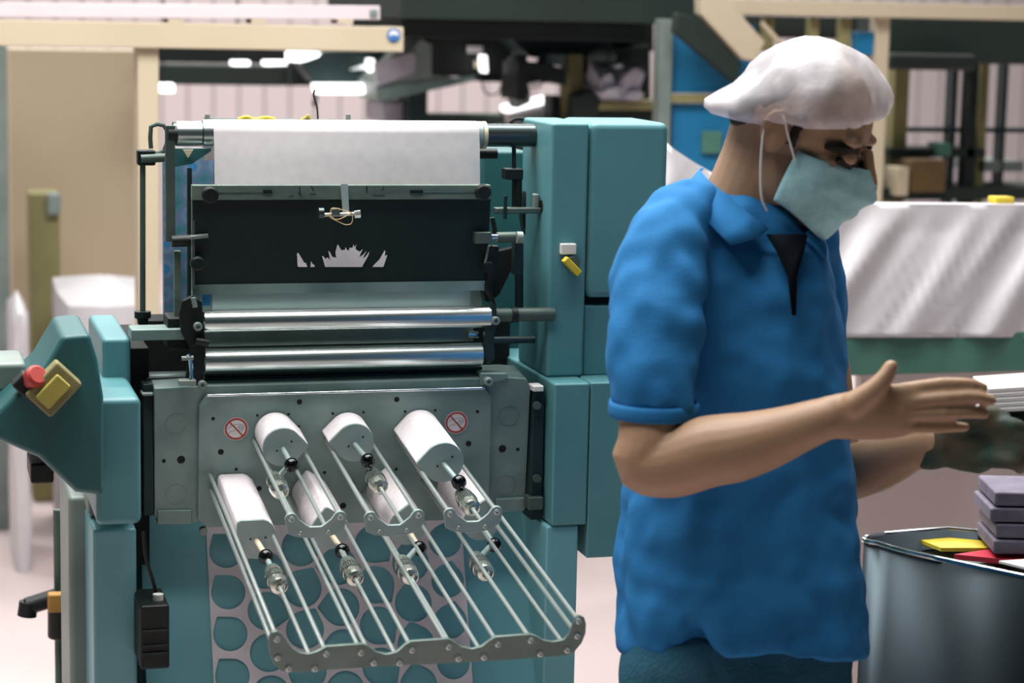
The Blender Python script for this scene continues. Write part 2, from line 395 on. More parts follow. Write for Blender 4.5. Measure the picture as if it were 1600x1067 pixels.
part(MB().obox(at(292, 597, -.03), (V((1, 0, 0)), V((0, 1, 0)), UP), (.013, .01, .004)), 'bracket_foot', 'gray_metal', bevel=.001)
part(MB().cyl(at(305, 480, -.02), at(302, 465, -.02), .004), 'lever', 'gray_metal')
part(MB().cyl(at(306, 533, -.02), at(326, 536, -.02), .006), 'bearing', 'black_metal')
plateq([(751, 583), (793, 583), (795, 592), (751, 604)], -.02, .03, 'clamp_block', 'panel_metal', bevel=.002)

# delivery panel: wings, main plate, lip
def locp(pts, v): return [W(*lc(x, y, v), v) for x, y in pts]
part(MB().prism(locp([(241, 607), (322, 603), (800, 590), (823, 592), (829, 606), (820, 797), (780, 800), (250, 818), (241, 806)], .0), -TN * .075), 'panel_body', 'panel_metal', bevel=.0015)
part(MB().prism(locp([(311, 634), (323, 619), (757, 607), (768, 619), (764, 806), (754, 811), (325, 824), (309, 812)], .009), -TN * .009), 'front_plate', 'panel_metal', bevel=.001)
part(MB().cyl(W(*lc(324, 618, .010), .010), W(*lc(757, 606.5, .010), .010), .0022), 'panel_lip', 'chrome')
part(MB().prism(locp([(246, 798), (300, 797), (300, 820), (246, 820)], .004), -TN * .03), 'foot_block', 'panel_metal', bevel=.0015)
part(MB().prism(locp([(775, 780), (824, 778), (820, 798), (775, 802)], .006), -TN * .03), 'foot_block', 'panel_metal', bevel=.0015)
def disc(px, py, r, v, name, m, th=.0006, seg=28, sub=None):
    u, w_ = lc(px, py, v); c = W(u, w_, v)
    return part(MB().cyl(c, c + TN * th, r, seg=seg), name, m, parent=sub or P)
def ring(px, py, r, wd, v, name, m, th=.0008, seg=36, parent=P):
    u, w_ = lc(px, py, v); mb = MB(); vs = []; fs = []
    for i in range(seg):
        t = 2*math.pi*i/seg
        for q in (r, r-wd):
            for h in (0, th): vs.append(W(u + q*math.cos(t), w_ + q*math.sin(t), v+h))
    for i in range(seg):
        a = i*4; b = ((i+1) % seg)*4
        fs += [(a+1, b+1, b+3, a+3), (a, b, b+1, a+1), (a+2, a+3, b+3, b+2)]
    mb.add(vs, fs); return part(mb, name, m, parent=parent)
for px, py in ((275, 662), (275, 772), (795, 650), (790, 758)): ring(px, py, .0165, .0008, .0002, 'plug_ring', 'edge_steel', .0003)
HOLES = [(283, 718, .0062, 0), (256, 720, .003, 0), (785, 701, .0062, 0), (809, 702, .003, 0)]
HOLES += [(468, 628, .0042, 1), (620, 624, .0042, 1), (333, 654, .0028, 1), (746, 643, .0028, 1), (345, 706, .0046, 1), (732, 693, .0046, 1), (369, 733, .0026, 1),
          (402, 649, .0021, 1), (451, 647, .0021, 1), (520, 646, .0021, 1), (568, 644, .0021, 1), (633, 643, .0021, 1), (680, 641, .0021, 1), (507, 738, .0026, 1), (619, 733, .0026, 1), (467, 666, .0021, 1),
          (536, 790, .005, 1), (405, 763, .004, 1)]
for px, py, r, s in HOLES: disc(px, py, r, .0092 if s else .0002, 'drilled_hole', 'void_black', .0003, 18)
disc(317, 827, .006, -.01, 'cap_screw', 'gray_metal', .01, 18)
# prohibition stickers (no touching): red ring, slash, outline of a hand
for px, py in ((369, 670), (713, 660)):
    s = disc(px, py, .0185, .0094, 'warning_sticker', 'sign_white', .0004, 36)
    ring(px, py, .0175, .003, .0098, 'sticker_ring', 'red_ink', .0004, parent=s)
    u, w_ = lc(px, py, .0098); a = V((math.cos(R(-48)), math.sin(R(-48)))); b = V((-a.y, a.x))
    part(MB().prism([W(u + a.x*i + b.x*j, w_ + a.y*i + b.y*j, .0099) for i, j in ((-.0155, -.001), (.0155, -.001), (.0155, .001), (-.0155, .001))], TN*.0004), 'sticker_slash', 'red_ink', parent=s)
    for pts in ([(-13, 0), (-8, 5), (-3, 7), (4, 8), (10, 6), (12, 4), (9, 3), (4, 5)], [(3, 4), (9, 3), (12, 1), (9, 0), (3, 2)], [(3, 1), (8, 0), (10, -2), (7, -3), (1, -1), (-4, -3), (-9, -3), (-11, -8)]):
        part(MB().tube([W(u + i*.001, w_ + j*.001, .0099) for i, j in pts], .00045, 5), 'sticker_hand', 'ink_gray', parent=s)

# gap column right of the panel
part(pbox(831, 604, 849, 812, -.02, .05), 'guide_rail', 'mid_dark', bevel=.002)
part(pbox(833, 603, 850, 612, -.03, .03), 'rail_cap', 'off_white', bevel=.002)
for py in (633, 747): 
    p = at(838, py, -.022); part(MB().cyl(p, p + V((0, -.006, 0)), .0065), 'cap_screw', 'gray_dark_metal')
part(pbox(826, 777, 849, 797, -.03, .03), 'rail_foot', 'gray_dark_metal', bevel=.002)
part(pbox(224, 600, 240, 806, .0, .05), 'guide_rail', 'mid_dark', bevel=.002)
part(pbox(222, 614, 240, 619, -.01, .03), 'rail_cap', 'gray_metal', bevel=.002)

# delivery trays ---------------------------------------------------------
V_END, V_BR = .64, .355
end_px = [(433, 986), (441, 991), (448, 1002), (456, 1013), (468, 1020), (482, 1022), (496, 1018), (510, 1010), (566, 1006), (575, 1009), (588, 1019), (604, 1022.5), (620, 1019), (634, 1007), (642, 1002),
          (702, 998), (710, 1003), (722, 1011), (738, 1014), (753, 1010), (765, 1001), (773, 995), (829, 991), (838, 994), (850, 1001), (864, 1003), (880, 1000), (889, 992), (895, 978), (899, 967), (905, 962), (913, 965), (916, 975),
          (915, 990), (909, 1005), (898, 1018), (886, 1024), (800, 1031), (700, 1036.5), (600, 1041), (455, 1051), (440, 1049), (428, 1038), (421, 1020), (420, 998), (425, 988)]
part(MB().prism([W(*lc(x, y, V_END), V_END) for x, y in end_px], -TN * .006), 'end_plate', 'edge_steel', bevel=.001)
trays_end = [((433, 998), (510, 1021), (451, 1044), (492, 1044)), ((564, 1019), (644, 1015), (584, 1035), (624, 1035)),
             ((701, 1010), (778, 1006), (716, 1028), (756, 1026)), ((829, 1000), (904, 970), (844, 1021), (886, 1015))]
def bolt(p, r=.004, h=.0035, name='bolt'): part(MB().lathe(p, TN, [(0, r), (h*.6, r), (h, r*.6), (h, r*.35), (h*.5, r*.3)], 14), name, 'rod_steel')
rods_low = []
for tr in trays_end:
    q = []
    for i, (x, y) in enumerate(tr):
        u, w_ = lc(x, y, V_END); bolt(W(u, w_, V_END), .0045)
        part(MB().cyl(W(u, w_, 0), W(u, w_, V_END), .003), 'tray_rod', 'rod_steel'); q.append((u, w_))
    rods_low.append(q)
for x, y in ((434, 1027), (902, 993)):
    u, w_ = lc(x, y, V_END); bolt(W(u, w_, V_END), .0045)
    part(MB().cyl(W(u, w_, 0), W(u, w_, V_END), .0032), 'tray_rod', 'rod_steel')
# brackets of the three upper trays
def arc(cx, cy, r, a0, a1, n=8): return [(cx + r*math.cos(R(a0+(a1-a0)*i/n)), cy + r*math.sin(R(a0+(a1-a0)*i/n))) for i in range(n+1)]
BR = []
for (ax, ay), (bx, by) in (((455.5, 809), (531.5, 809)), ((579, 809), (653.6, 804)), ((703, 804), (776, 798))):
    u0, w0 = lc(ax, ay, V_BR); u1, w1 = lc(bx, by, V_BR); um, wm, hw = (u0+u1)/2, (w0+w1)/2, (u1-u0)/2
    out = arc(-hw, -.001, .009, 200, 40) + [(-hw+.012, -.003), (-hw+.02, -.0095), (-.008, -.0135), (.008, -.0135), (hw-.02, -.0095), (hw-.012, -.003)] + arc(hw, -.001, .009, 140, -20)
    out += [(hw+.007, -.016), (hw-.004, -.026), (.010, -.030), (-.010, -.030), (-hw+.006, -.027), (-hw-.005, -.022)]
    part(MB().prism([W(um+a, wm+b, V_BR) for a, b in out], -TN*.005), 'tray_bracket', 'plate_metal', bevel=.0008)
    q = []
    for i, (du, dw) in enumerate(((-hw, 0), (hw, 0), (-.021, -.021), (.018, -.021))):
        bolt(W(um+du, wm+dw, V_BR), .0045 if i < 2 else .0032)
        part(MB().cyl(W(um+du, wm+dw, 0), W(um+du, wm+dw, V_BR), .003), 'tray_rod', 'rod_steel'); q.append((um+du, wm+dw))
    BR.append(q)

# stacks, pusher plates, ball levers and knurled sleeves
def tear(r, ang, cr=.004, k=1.28, n=40):
    a = R(ang); c2 = (math.cos(a)*r*k, math.sin(a)*r*k); pts = []
    h = math.acos((r-cr)/(r*k - 0))                      # tangent angle
    for i in range(n+1):
        t = a + h + (2*math.pi - 2*h)*i/n; pts.append((r*math.cos(t), r*math.sin(t)))
    cc = (math.cos(a)*(r*k-cr*.3), math.sin(a)*(r*k-cr*.3))
    for i in range(7):
        t = a - h + 2*h*i/6; pts.append((cc[0]+cr*math.cos(t), cc[1]+cr*math.sin(t)))
    return pts
arbors = [ # front centre px, length, corner angle, radius, rod list, sleeve rod index, sleeve py, ball px, label
 ((442, 699), .090, 2, .0305, BR[0], 2, (438, 757), (455, 725), 'label stack at left of the upper row, short, rounded corner pointing right'),
 ((554, 692), .070, 178, .0305, BR[1], 3, (592, 750), (574, 718), 'label stack in the middle of the upper row, shortest of all'),
 ((693, 723), .175, 180, .0315, BR[2], 3, (735, 782), (716, 752), 'long white label stack at right of the upper row'),
 ((401, 843), .215, 128, .0290, rods_low[0], 3, (432, 903), (415, 868), 'flat-topped white label stack at far left of the lower row'),
 ((516, 830), .180, 100, .0290, rods_low[1], 3, (551, 891), (534, 859), 'grey-shaded label stack behind the left curved bracket, lower row'),
 ((637, 824), .180, 85, .0285, rods_low[2], 2, (641, 889), (654, 855), 'label stack behind the middle curved bracket, lower row'),
 ((752, 817), .180, 80, .0285, rods_low[3], 2, (760, 883), (771, 850), 'label stack at far right of the lower row, mostly hidden by a long stack'),
]
for ai, ((fx, fy), ln, ang, r, rods, si, (sx, sy), (bx, by), lab) in enumerate(arbors):
    vf = ln; cu, cw = lc(fx, fy, vf)
    sh = tear(r, ang, k=1.2 if ai < 3 else 1.22) if ai != 3 else None
    if ai == 3:                                             # squarish stack with a flat top and rounded right shoulder
        sh = [(-.024, .0305), (-.028, .028), (-.0295, .022), (-.028, -.006), (-.022, -.021), (-.012, -.029), (.004, -.031), (.018, -.026), (.027, -.014), (.030, .0), (.029, .010), (.024, .021), (.016, .028), (.009, .0305)]
    st = MB().prism([W(cu+a, cw+b, .0105) for a, b in sh], TN*(ln-.0155)).build('label_stack', 'label_paper', bevel=.0015)
    tag(st, lab, 'stack of labels', 'white label stacks in the delivery trays')
    part(MB().prism([W(cu+a*.985, cw+b*.985, ln-.0045) for a, b in sh], TN*.0045), 'pusher_plate', 'plate_metal', bevel=.0006)
    hdir = R(35)
    for s_ in (-1, 1):
        hu, hw_ = cu + .011*s_ + .002, cw + .007*s_*(1 if ai < 3 else .1) + .002
        part(MB().cyl(W(hu, hw_, vf), W(hu, hw_, vf+.0004), .0016), 'drilled_hole', 'void_black')
    # ball: find v so that it projects near the measured row
    v = vf + .05
    bu, bw = lc(bx, by, v)
    part(MB().cyl(W(cu, cw-.002, vf), W(bu, bw, v), .0042), 'push_rod', 'tape_white' if ai in (3, 4, 5) else 'plate_metal')
    part(MB().ball(W(bu, bw, v+.004), .0112), 'ball_knob', 'black_ball')
    ru, rw = rods[si]
    best = min([vf + .02 + i*.002 for i in range(70)], key=lambda q: abs(proj(W(ru, rw, q))[1] - sy))
    s = MB().lathe(W(ru, rw, best-.024), TN, [(-.006, .009), (-.004, .0115), (.004, .0115), (.005, .010), (.008, .010), (.009, .0135), (.018, .014), (.019, .0125), (.021, .0125), (.022, .0142), (.036, .0142), (.037, .0125), (.039, .0125), (.040, .0138), (.050, .0135), (.056, .012), (.0585, .009), (.059, .006), (.0565, .0055), (.056, .0045)], 26)
    slv = part(s, 'knurled_sleeve', 'sleeve_steel')
    kn = MB()
    for i in range(26):
        t = 2*math.pi*i/26; du, dw = math.cos(t)*.0142, math.sin(t)*.0142
        kn.cyl(W(ru+du, rw+dw, best-.001), W(ru+du, rw+dw, best+.011), .0007, seg=6)
    part(kn, 'knurling', 'dark_roller', parent=slv)
    part(MB().cyl(W(ru, rw, best-.018), W(bu, bw, v-.004), .0045, .0038), 'lever_arm', 'plate_metal')
    part(MB().cyl(W(ru, rw, best-.026), W(ru, rw, best-.014), .012, seg=24), 'sleeve_clamp', 'edge_steel', bevel=.001)

# chute under the panel with the die-cut waste web lying on it
def chute_pt(px, py, off=0.0):
    n = V((0, -math.cos(R(21)), math.sin(R(21)))); o = V((0, .08, .95)) + n * off
    r_ = ray(px, py); t = (o - CAM_P).dot(n) / r_.dot(n); return CAM_P + r_ * t
CH_N = V((0, -math.cos(R(21)), math.sin(R(21)))); CH_D = V((0, -math.sin(R(21)), -math.cos(R(21))))
cx0, cx1 = chute_pt(222, 900).x, chute_pt(842, 900).x
c0 = V((0, .08, .95)) - CH_D * .06
part(MB().prism([V((cx0, 0, 0)) + V((0, c0.y, c0.z)), V((cx1, 0, 0)) + V((0, c0.y, c0.z)), V((cx1, 0, 0)) + V((0, c0.y, c0.z)) + CH_D*.75, V((cx0, 0, 0)) + V((0, c0.y, c0.z)) + CH_D*.75], -CH_N*.01), 'chute_plate', 'teal_light')
# waste web: sheet with staggered die-cut openings, made as a filled flat outline
def web_uv(px, py):
    p = chute_pt(px, py, .004); return p.x, (p - V((0, .08, .95))).dot(CH_D)
wl, wr = web_uv(326, 900)[0], web_uv(727, 900)[0]
cu_ = bpy.data.curves.new('waste_web', 'CURVE'); cu_.dimensions = '2D'; cu_.fill_mode = 'BOTH'; cu_.extrude = .0003
def spl(pts):
    s = cu_.splines.new('POLY'); s.points.add(len(pts)-1); s.use_cyclic_u = True
    for i, (x, y) in enumerate(pts): s.points[i].co = (x, y, 0, 1)
y0w, y1w = -.05, .60
spl([(wl, -y0w), (wr, -y0w), (wr, -y1w), (wl, -y1w)])
pit = (wr - wl) / 7.0; vr = web_uv(359, 925)[1]; vp = .0655
angs = [125, -20, 60, 178, -50, 100, 75]
for c_ in range(7):
    for r_ in range(-3, 8):
        cy = vr + r_*vp + (vp/2 if c_ % 2 else 0); cx = wl + pit*(c_+.5)
        if cy - .035 < y0w or cy + .035 > y1w: continue
        rr_ = vp*.482
        sh = tear(rr_ if 0 < c_ < 6 else pit*.475, angs[c_], k=1.17, cr=.003)
        spl([(cx+a*.96, -(cy)+b*.96) for a, b in sh])
tmp = bpy.data.objects.new('tmp', cu_); COL.objects.link(tmp)
dg = bpy.context.evaluated_depsgraph_get(); me = bpy.data.meshes.new_from_object(tmp.evaluated_get(dg))
bpy.data.objects.remove(tmp)
web = bpy.data.objects.new('waste_web', me); COL.objects.link(web); me.materials.append(M['matrix_paper'])
mw = Matrix((( 1, 0, 0), (0, -CH_D.y, CH_N.y), (0, -CH_D.z, CH_N.z))).to_4x4()
web.matrix_world = Matrix.Translation(V((0, .08, .95)) + CH_N*.003) @ mw
tag(web, 'pale die-cut waste web full of round openings on the chute below the trays', 'label web')

# paper web over the top roller, down behind the guide bar
wx0, wx1 = at(331, 240, RY).x, at(743, 240, RY).x
rp_ = rr + .004; pr = []
for i in range(13):
    t = R(100 - i*100/12 - 0); pr.append((RY - rp_*math.sin(R(i*95/12 - 5)) , rz + rp_*math.cos(R(i*95/12 - 5))))
pr = [(RY + .10, rz + .002 - .05), (RY+.03, rz + rp_ - .004)] + pr
zb = at(540, 300, .01).z; pr += [(RY - rp_ - .004, rz - .02), (.072, (rz + zb)/2), (.067, zb), (.06, at(540, 400, .06).z), (.055, at(540, 440, .05).z)]
mbp = MB(); top = [[V((x, y, z)) for y, z in pr] for x in (wx0, wx1 - .0)]
mbp.loft(top, caps=False, closed=False)
o = mbp.build('paper_web', 'paper', origin=(0, .05, 1.2)); so = o.modifiers.new('thick', 'SOLIDIFY'); so.thickness = .0006
tag(o, 'wide white paper web running over the top roller of the press', 'paper web')
# printed web behind, on the left
o = pbox(256, 232, 334, 500, .27, .002).build('printed_web', 'printed_web'); tag(o, 'blue patterned printed web running upright at the left of the press', 'printed web')
part(pbox(316, 459, 329, 478, .02, .003), 'blue_tab', 'blue_panel')

# left posts and clamps
def vrod(px, y0, y1, Y, r, name='post', m='mid_dark', px2=None):
    a = at(px, y0, Y); b = at(px2 if px2 else px, y1, Y); part(MB().cyl(V((a.x, Y, a.z)), V((b.x, Y, b.z)), r), name, m)
vrod(223, 236, 492, .15, .0045, m='gray_dark_metal')
part(MB().lathe(at(223, 506, .15), (0, 0, 1), [(0, .008), (.008, .009), (.010, .013), (.02, .013), (.021, .006)], 18), 'post_foot', 'black_metal')
part(MB().obox(at(228, 246, .15), (V((1, 0, 0)), V((0, 1, 0)), UP), (.014, .012, .012)), 'post_clamp', 'black_metal', bevel=.003)
part(MB().cyl(at(220, 248, .14), at(262, 246, .14), .007), 'clamp_arm', 'gray_dark_metal')
part(MB().tube([at(*q, .15) for q in ((236, 232), (236, 198), (256, 196), (262, 214), (256, 236), (240, 240))], .0035, 8, 2), 'hook', 'gray_dark_metal')
part(pbox(259, 196, 274, 378, .03, .012), 'side_bar', 'gray_dark_metal', bevel=.0015)
part(pbox(272, 392, 283, 500, .03, .010), 'side_bar', 'bar_metal', bevel=.0015)
part(MB().lathe(at(262, 210, .04), (1, 0, 0), [(0, .013), (.014, .013), (.015, .01)], 16), 'bearing', 'black_metal')
part(MB().cyl(at(268, 377, .02), at(300, 376, .02), .009), 'clamp_arm', 'black_metal')
part(MB().cyl(at(298, 371, -.01), at(325, 368, -.01), .0035), 'clamp_screw', 'gray_metal')
part(MB().lathe(at(307, 410, -.005), (0, -1, 0), [(0, .008), (.006, .011), (.016, .011), (.018, .008)], 12), 'clamp_knob', 'black_metal')
part(MB().box(at(300, 400, -.005).x, at(304, 400, -.005).x, -.008, .006, at(302, 450, 0).z, at(302, 296, 0).z), 'side_bar', 'gray_dark_metal')
plateq([(268, 232), (330, 232), (330, 236), (300, 256), (268, 262)], .16, .01, 'web_guide', 'teal_paint_deep')
plateq([(286, 234), (302, 234), (294, 247)], .15, .004, 'web_guide', 'beige_paint')
vrod(296, 262, 500, .2, .004, m='mid_dark')
# cross bar at left
part(MB().box(at(205, 523, .0).x, at(290, 523, .0).x, .0, .05, at(250, 532, .0).z, at(250, 514, .0).z), 'cross_bar', 'panel_metal', bevel=.003)
part(pbox(262, 496, 300, 548, .01, .06), 'bearing_block', 'black_metal', bevel=.004)
vrod(207, 548, 612, .05, .003)
part(pbox(228, 590, 300, 604, .03, .06), 'cross_bar', 'mid_dark', bevel=.002)
# right rods and clamps
vrod(803, 228, 325, .1, .0035); vrod(811, 380, 482, .06, .007, m='mid_dark'); vrod(822, 238, 330, .16, .004, m='teal_paint_deep')
vrod(809, 275, 330, .08, .007, m='black_metal')
part(pbox(791, 264, 818, 281, .07, .03), 'rod_clamp', 'black_metal', bevel=.002)
part(pbox(775, 325, 846, 334, .05, .02), 'cross_bar', 'gray_dark_metal', bevel=.002)
part(pbox(834, 303, 843, 330, .055, .015), 'rod_clamp', 'gray_metal', bevel=.003)
part(MB().cyl(at(845, 322, .05), at(854, 322, .05), .01), 'bearing', 'black_metal')
part(MB().cyl(at(789, 342, .05), at(790, 306, .05), .003), 'clamp_screw', 'mid_dark')
part(MB().cyl(at(769, 340, .03), at(774, 365, .03), .004), 'lever', 'black_metal')
part(pbox(743, 363, 768, 381, -.02, .03), 'clamp_block', 'gray_dark_metal', bevel=.0015)
part(MB().cyl(at(768, 370, -.01), at(777, 370, -.01), .004), 'clamp_screw', 'chrome')
part(MB().cyl(at(776, 371, .01), at(815, 370, .01), .0085), 'clamp_arm', 'gray_dark_metal')
part(MB().cyl(at(807, 371, .0), at(816, 371, .0), .0095), 'shaft_collar', 'gray_metal')
part(pbox(804, 375, 816, 430, .02, .02), 'clamp_leg', 'mid_dark', bevel=.002)
plateq([(822, 300), (832, 300), (842, 420), (834, 440), (826, 400), (816, 340)], .14, .02, 'swing_arm', 'black_metal')
part(MB().tube([at(*q, .0) for q in ((770, 385), (758, 405), (764, 425), (760, 450), (768, 466), (772, 478))], .0035, 8), 'hose', 'black_metal')
plateq([(748, 385), (780, 385), (776, 430), (764, 462), (772, 476), (758, 470), (752, 440)], .02, .02, 'swing_arm', 'black_metal')
plateq([(772, 395), (812, 385), (800, 420), (780, 460), (768, 470)], .06, .02, 'swing_arm', 'void_black')
part(MB().cyl(at(763, 385, -.01), at(758, 412, -.01), .002), 'clamp_screw', 'gray_metal')
part(MB().lathe(at(760, 416, -.01), (0, -1, 0), [(0, .006), (.012, .009), (.02, .008)], 12), 'clamp_knob', 'black_metal')
part(MB().tube([at(*q, .2) for q in ((796, 192), (806, 186), (820, 187), (824, 193))], .003, 8), 'cable_loop', 'black_metal')

# left housing and console
lh = -.16
part(MB().box(at(150, 720, lh).x, at(221, 720, lh).x, lh, .3, at(190, 821, lh).z, at(190, 622, lh).z), 'left_housing', 'teal_paint', bevel=.01)
part(MB().box(at(160, 560, .02).x, at(205, 560, .02).x, .02, .28, at(190, 640, .02).z, at(190, 528, .02).z), 'left_housing', 'teal_paint', bevel=.008)
part(MB().box(at(146, 950, -.05).x, at(214, 950, -.05).x, -.05, .30, 0, at(180, 826, -.05).z), 'leg', 'teal_light', bevel=.006)
cons = [(0, 640), (64, 582), (98, 524), (140, 521), (152, 560), (162, 620), (162, 775), (118, 770), (60, 715), (-30, 676)]
cs = part(MB().prism([at(x, y, -.22) for x, y in cons], (0, .2, 0)), 'control_console', 'teal_paint_deep', bevel=.008)
c = at(83, 606, -.235); d1 = (at(108, 590, -.235) - at(60, 640, -.235)).normalized()
ax = (d1, V((0, 1, 0)), d1.cross(V((0, 1, 0))))
part(MB().obox(c, ax, (.032, .018, .024)), 'switch_box', 'olive', parent=cs, bevel=.004)
part(MB().obox(c + V((0, -.02, 0)) - d1*.002, ax, (.022, .006, .013)), 'switch_button', 'yellow_dull', parent=cs, bevel=.003)
part(MB().lathe(at(52, 592, -.24), (.3, -.6, .4), [(-.03, .012), (0, .012), (.002, .016), (.012, .016), (.016, .012)], 18), 'stop_button', 'red_ink', parent=cs)
part(MB().obox(at(45, 606, -.22), ax, (.012, .02, .022)), 'switch_box', 'black_metal', parent=cs, bevel=.003)
part(pbox(-30, 566, 42, 616, -.1, .12), 'motor_housing', 'gray_metal', bevel=.01)
part(pbox(-30, 610, 40, 632, -.08, .1), 'motor_base', 'black_metal', bevel=.004)
part(pbox(48, 724, 84, 756, -.16, .1), 'console_socket', 'black_metal', bevel=.004)
# grey column and its socket left of the leg
part(MB().box(at(108, 930, .1).x, at(150, 930, .1).x, .1, .3, 0, at(120, 775, .1).z), 'column', 'gray_metal', bevel=.01)
part(pbox(138, 772, 162, 806, .02, .08), 'junction_box', 'gray_metal', bevel=.004)

# pump hanging in front of the base, left of the web
pm = thing('pump', 'black boxy pump beside the chute, under the left end of the panel', 'pump', (at(243, 1000, -.1).x, -.1, at(243, 1046, -.1).z))
pbox(219, 946, 265, 1046, -.13, .10).build('pump_body', 'black_metal', pm, bevel=.004)
for y in (985, 1008, 1020): pbox(223, y, 262, y+4, -.134, .006).build('fin', 'black_green', pm, bevel=.001)
MB().cyl(at(247, 948, -.1), at(247, 928, -.1), .008).build('fitting', 'off_white', pm)
MB().tube([at(*q, -.08) for q in ((246, 932), (238, 905), (228, 870), (224, 830))], .003).build('hose', 'black_metal', pm)

# rod with yellow straps lying behind the top roller
sr = thing('strap_rod', 'thin steel rod wound with yellow strap just above the top roller', 'rod', at(430, 188, .3))
MB().cyl(at(318, 186, .3), at(549, 189, .3), .0025).build('rod', 'gray_dark_metal', sr)
MB().cyl(at(324, 196, .3), at(324, 179, .3), .004).build('bracket', 'gray_metal', sr)
MB().cyl(at(544, 196, .3), at(544, 179, .3), .004).build('bracket', 'gray_metal', sr)
MB().tube([at(*q, .297) for q in ((372, 187), (385, 183), (398, 187), (415, 184), (430, 187))], .0035).build('strap', 'yellow', sr)
MB().tube([at(*q, .297) for q in ((470, 188), (478, 184), (481, 181), (484, 187))], .003).build('strap', 'yellow_dull', sr)
MB().tube([at(*q, .31) for q in ((497, 188), (495, 165), (490, 150), (492, 140))], .0015).build('cord', 'black_metal', sr)

# ------------------------------------------------------------ hall contents behind the press
def bx(x0, y0, x1, y1, Y, dep, name, m, label, cat, group=None, bevel=.004, ground=False):
    mb = MB(); ym, xm = (y0+y1)/2, (x0+x1)/2
    mb.box(at(x0, ym, Y).x, at(x1, ym, Y).x, Y, Y + dep, 0 if ground else at(xm, y1, Y).z, at(xm, y0, Y).z)
    o = mb.build(name, m, bevel=bevel); tag(o, label, cat, group); return o
# portal of beige beams in front of the left partition
g = thing('beam_frame', 'beige steel portal frame with a blue round sticker at upper left', 'frame', at(235, 700, 2.2) * 1)
ROOTS[g.name] = V((at(235, 300, 2.2).x, 2.2, 0)); g.location = ROOTS[g.name]
pbox(-60, 36, 631, 76, 2.2, .12).build('beam', 'beige_paint', g, bevel=.003)
MB().box(at(216, 300, 2.22).x, at(249, 300, 2.22).x, 2.22, 2.32, 0, at(235, 70, 2.22).z).build('post', 'beige_paint', g, bevel=.003)
c = at(615, 55, 2.198); s = MB().cyl(c, c + V((0, -.002, 0)), .0175, seg=28).build('sticker', 'blue_ink', g)
MB().cyl(c + V((0, -.002, 0)), c + V((0, -.003, 0)), .0125, seg=28).build('sticker_face', 'sign_white', s)
MB().prism([c + V((a, -.0045, b)) for a, b in ((-.011, 0), (.011, 0), (.010, -.006), (.005, -.011), (-.005, -.011), (-.010, -.006))], (0, .001, 0)).build('sticker_figure', 'blue_ink', s)
for x in (275, 405, 540):
    pbox(x - 12, 30, x + 12, 37, 2.2, .1).build('spacer', 'beige_paint', g)
r_ = thing('guide_rail', 'pale pinkish rail lying on top of the beige beam', 'rail', (at(300, 20, 2.2).x, 2.2, at(300, 31, 2.2).z))
MB().prism([at(-60, 4, 2.2), at(594, 9, 2.2), at(594, 31, 2.2), at(-60, 26, 2.2)], (0, .10, 0)).build('rail', 'rail_paint', r_, bevel=.002)
pbox(578, 15, 590, 26, 2.195, .02).build('end_fitting', 'gray_metal', r_, bevel=.002)

# left partition, column, wrapped goods
o = MB().box(at(16, 300, 5.2).x, at(214, 300, 5.2).x, 5.2, 5.35, 0, at(120, 77, 5.2).z).build('partition', 'beige_wall', bevel=.006)
tag(o, 'tall beige partition behind the left of the press', 'partition')
pc = thing('column', 'brownish square column in front of the beige partition', 'column', (at(70, 500, 4.6).x, 4.6, 0))
MB().box(at(47, 400, 4.6).x, at(94, 400, 4.6).x, 4.6, 4.8, 0, at(70, 302, 4.6).z).build('shaft', 'olive', pc, bevel=.01)
pbox(74, 302, 95, 336, 4.55, .05).build('meter_box', 'gray_metal', pc, bevel=.008)
o = bx(-40, 60, 14, 560, 4.2, .3, 'cabinet', 'gray_metal', 'tall bluish grey cabinet at the left edge of the view', 'cabinet', ground=True)
def heap(x0, y0, x1, y1, Y, dep, name, m, label, cat, seed=0, group=None, amp=.06, ground=0.0):
    a, b = at(x0, (y0+y1)/2, Y).x, at(x1, (y0+y1)/2, Y).x; zt = at((x0+x1)/2, y0, Y).z
    mb = MB(); n = 18; rings = []
    for k in range(n + 1):
        t = k/n; z = ground + (zt - ground)*min(1, t*1.0)
        s_ = 1 if t < .93 else max(.05, math.cos((t-.93)/.07*math.pi/2) ** .5)
        ring = []
        for i in range(40):
            an = 2*math.pi*i/40; cx_, cy_ = math.cos(an), math.sin(an)
            q = 1/max(abs(cx_), abs(cy_)) ** .75
            nn = noise.noise(V((cx_*2+seed, cy_*2, t*5))) * amp
            ring.append(V(((a+b)/2 + cx_*q*(b-a)/2*s_*(1+nn), Y + dep/2 + cy_*q*dep/2*s_*(1+nn), z*(1+nn*.2*t))))
        rings.append(ring)
    mb.loft(rings); o = mb.build(name, m, sharp=60); tag(o, label, cat, group); return o
heap(100, 455, 262, 520, 3.6, .8, 'wrapped_pallet', 'film_white', 'white film-wrapped pallet beside the brownish column', 'pallet', 1)
heap(18, 468, 46, 540, 3.6, .4, 'wrapped_pallet', 'film_white', 'narrow white wrapped pallet left of the brownish column', 'pallet', 5)

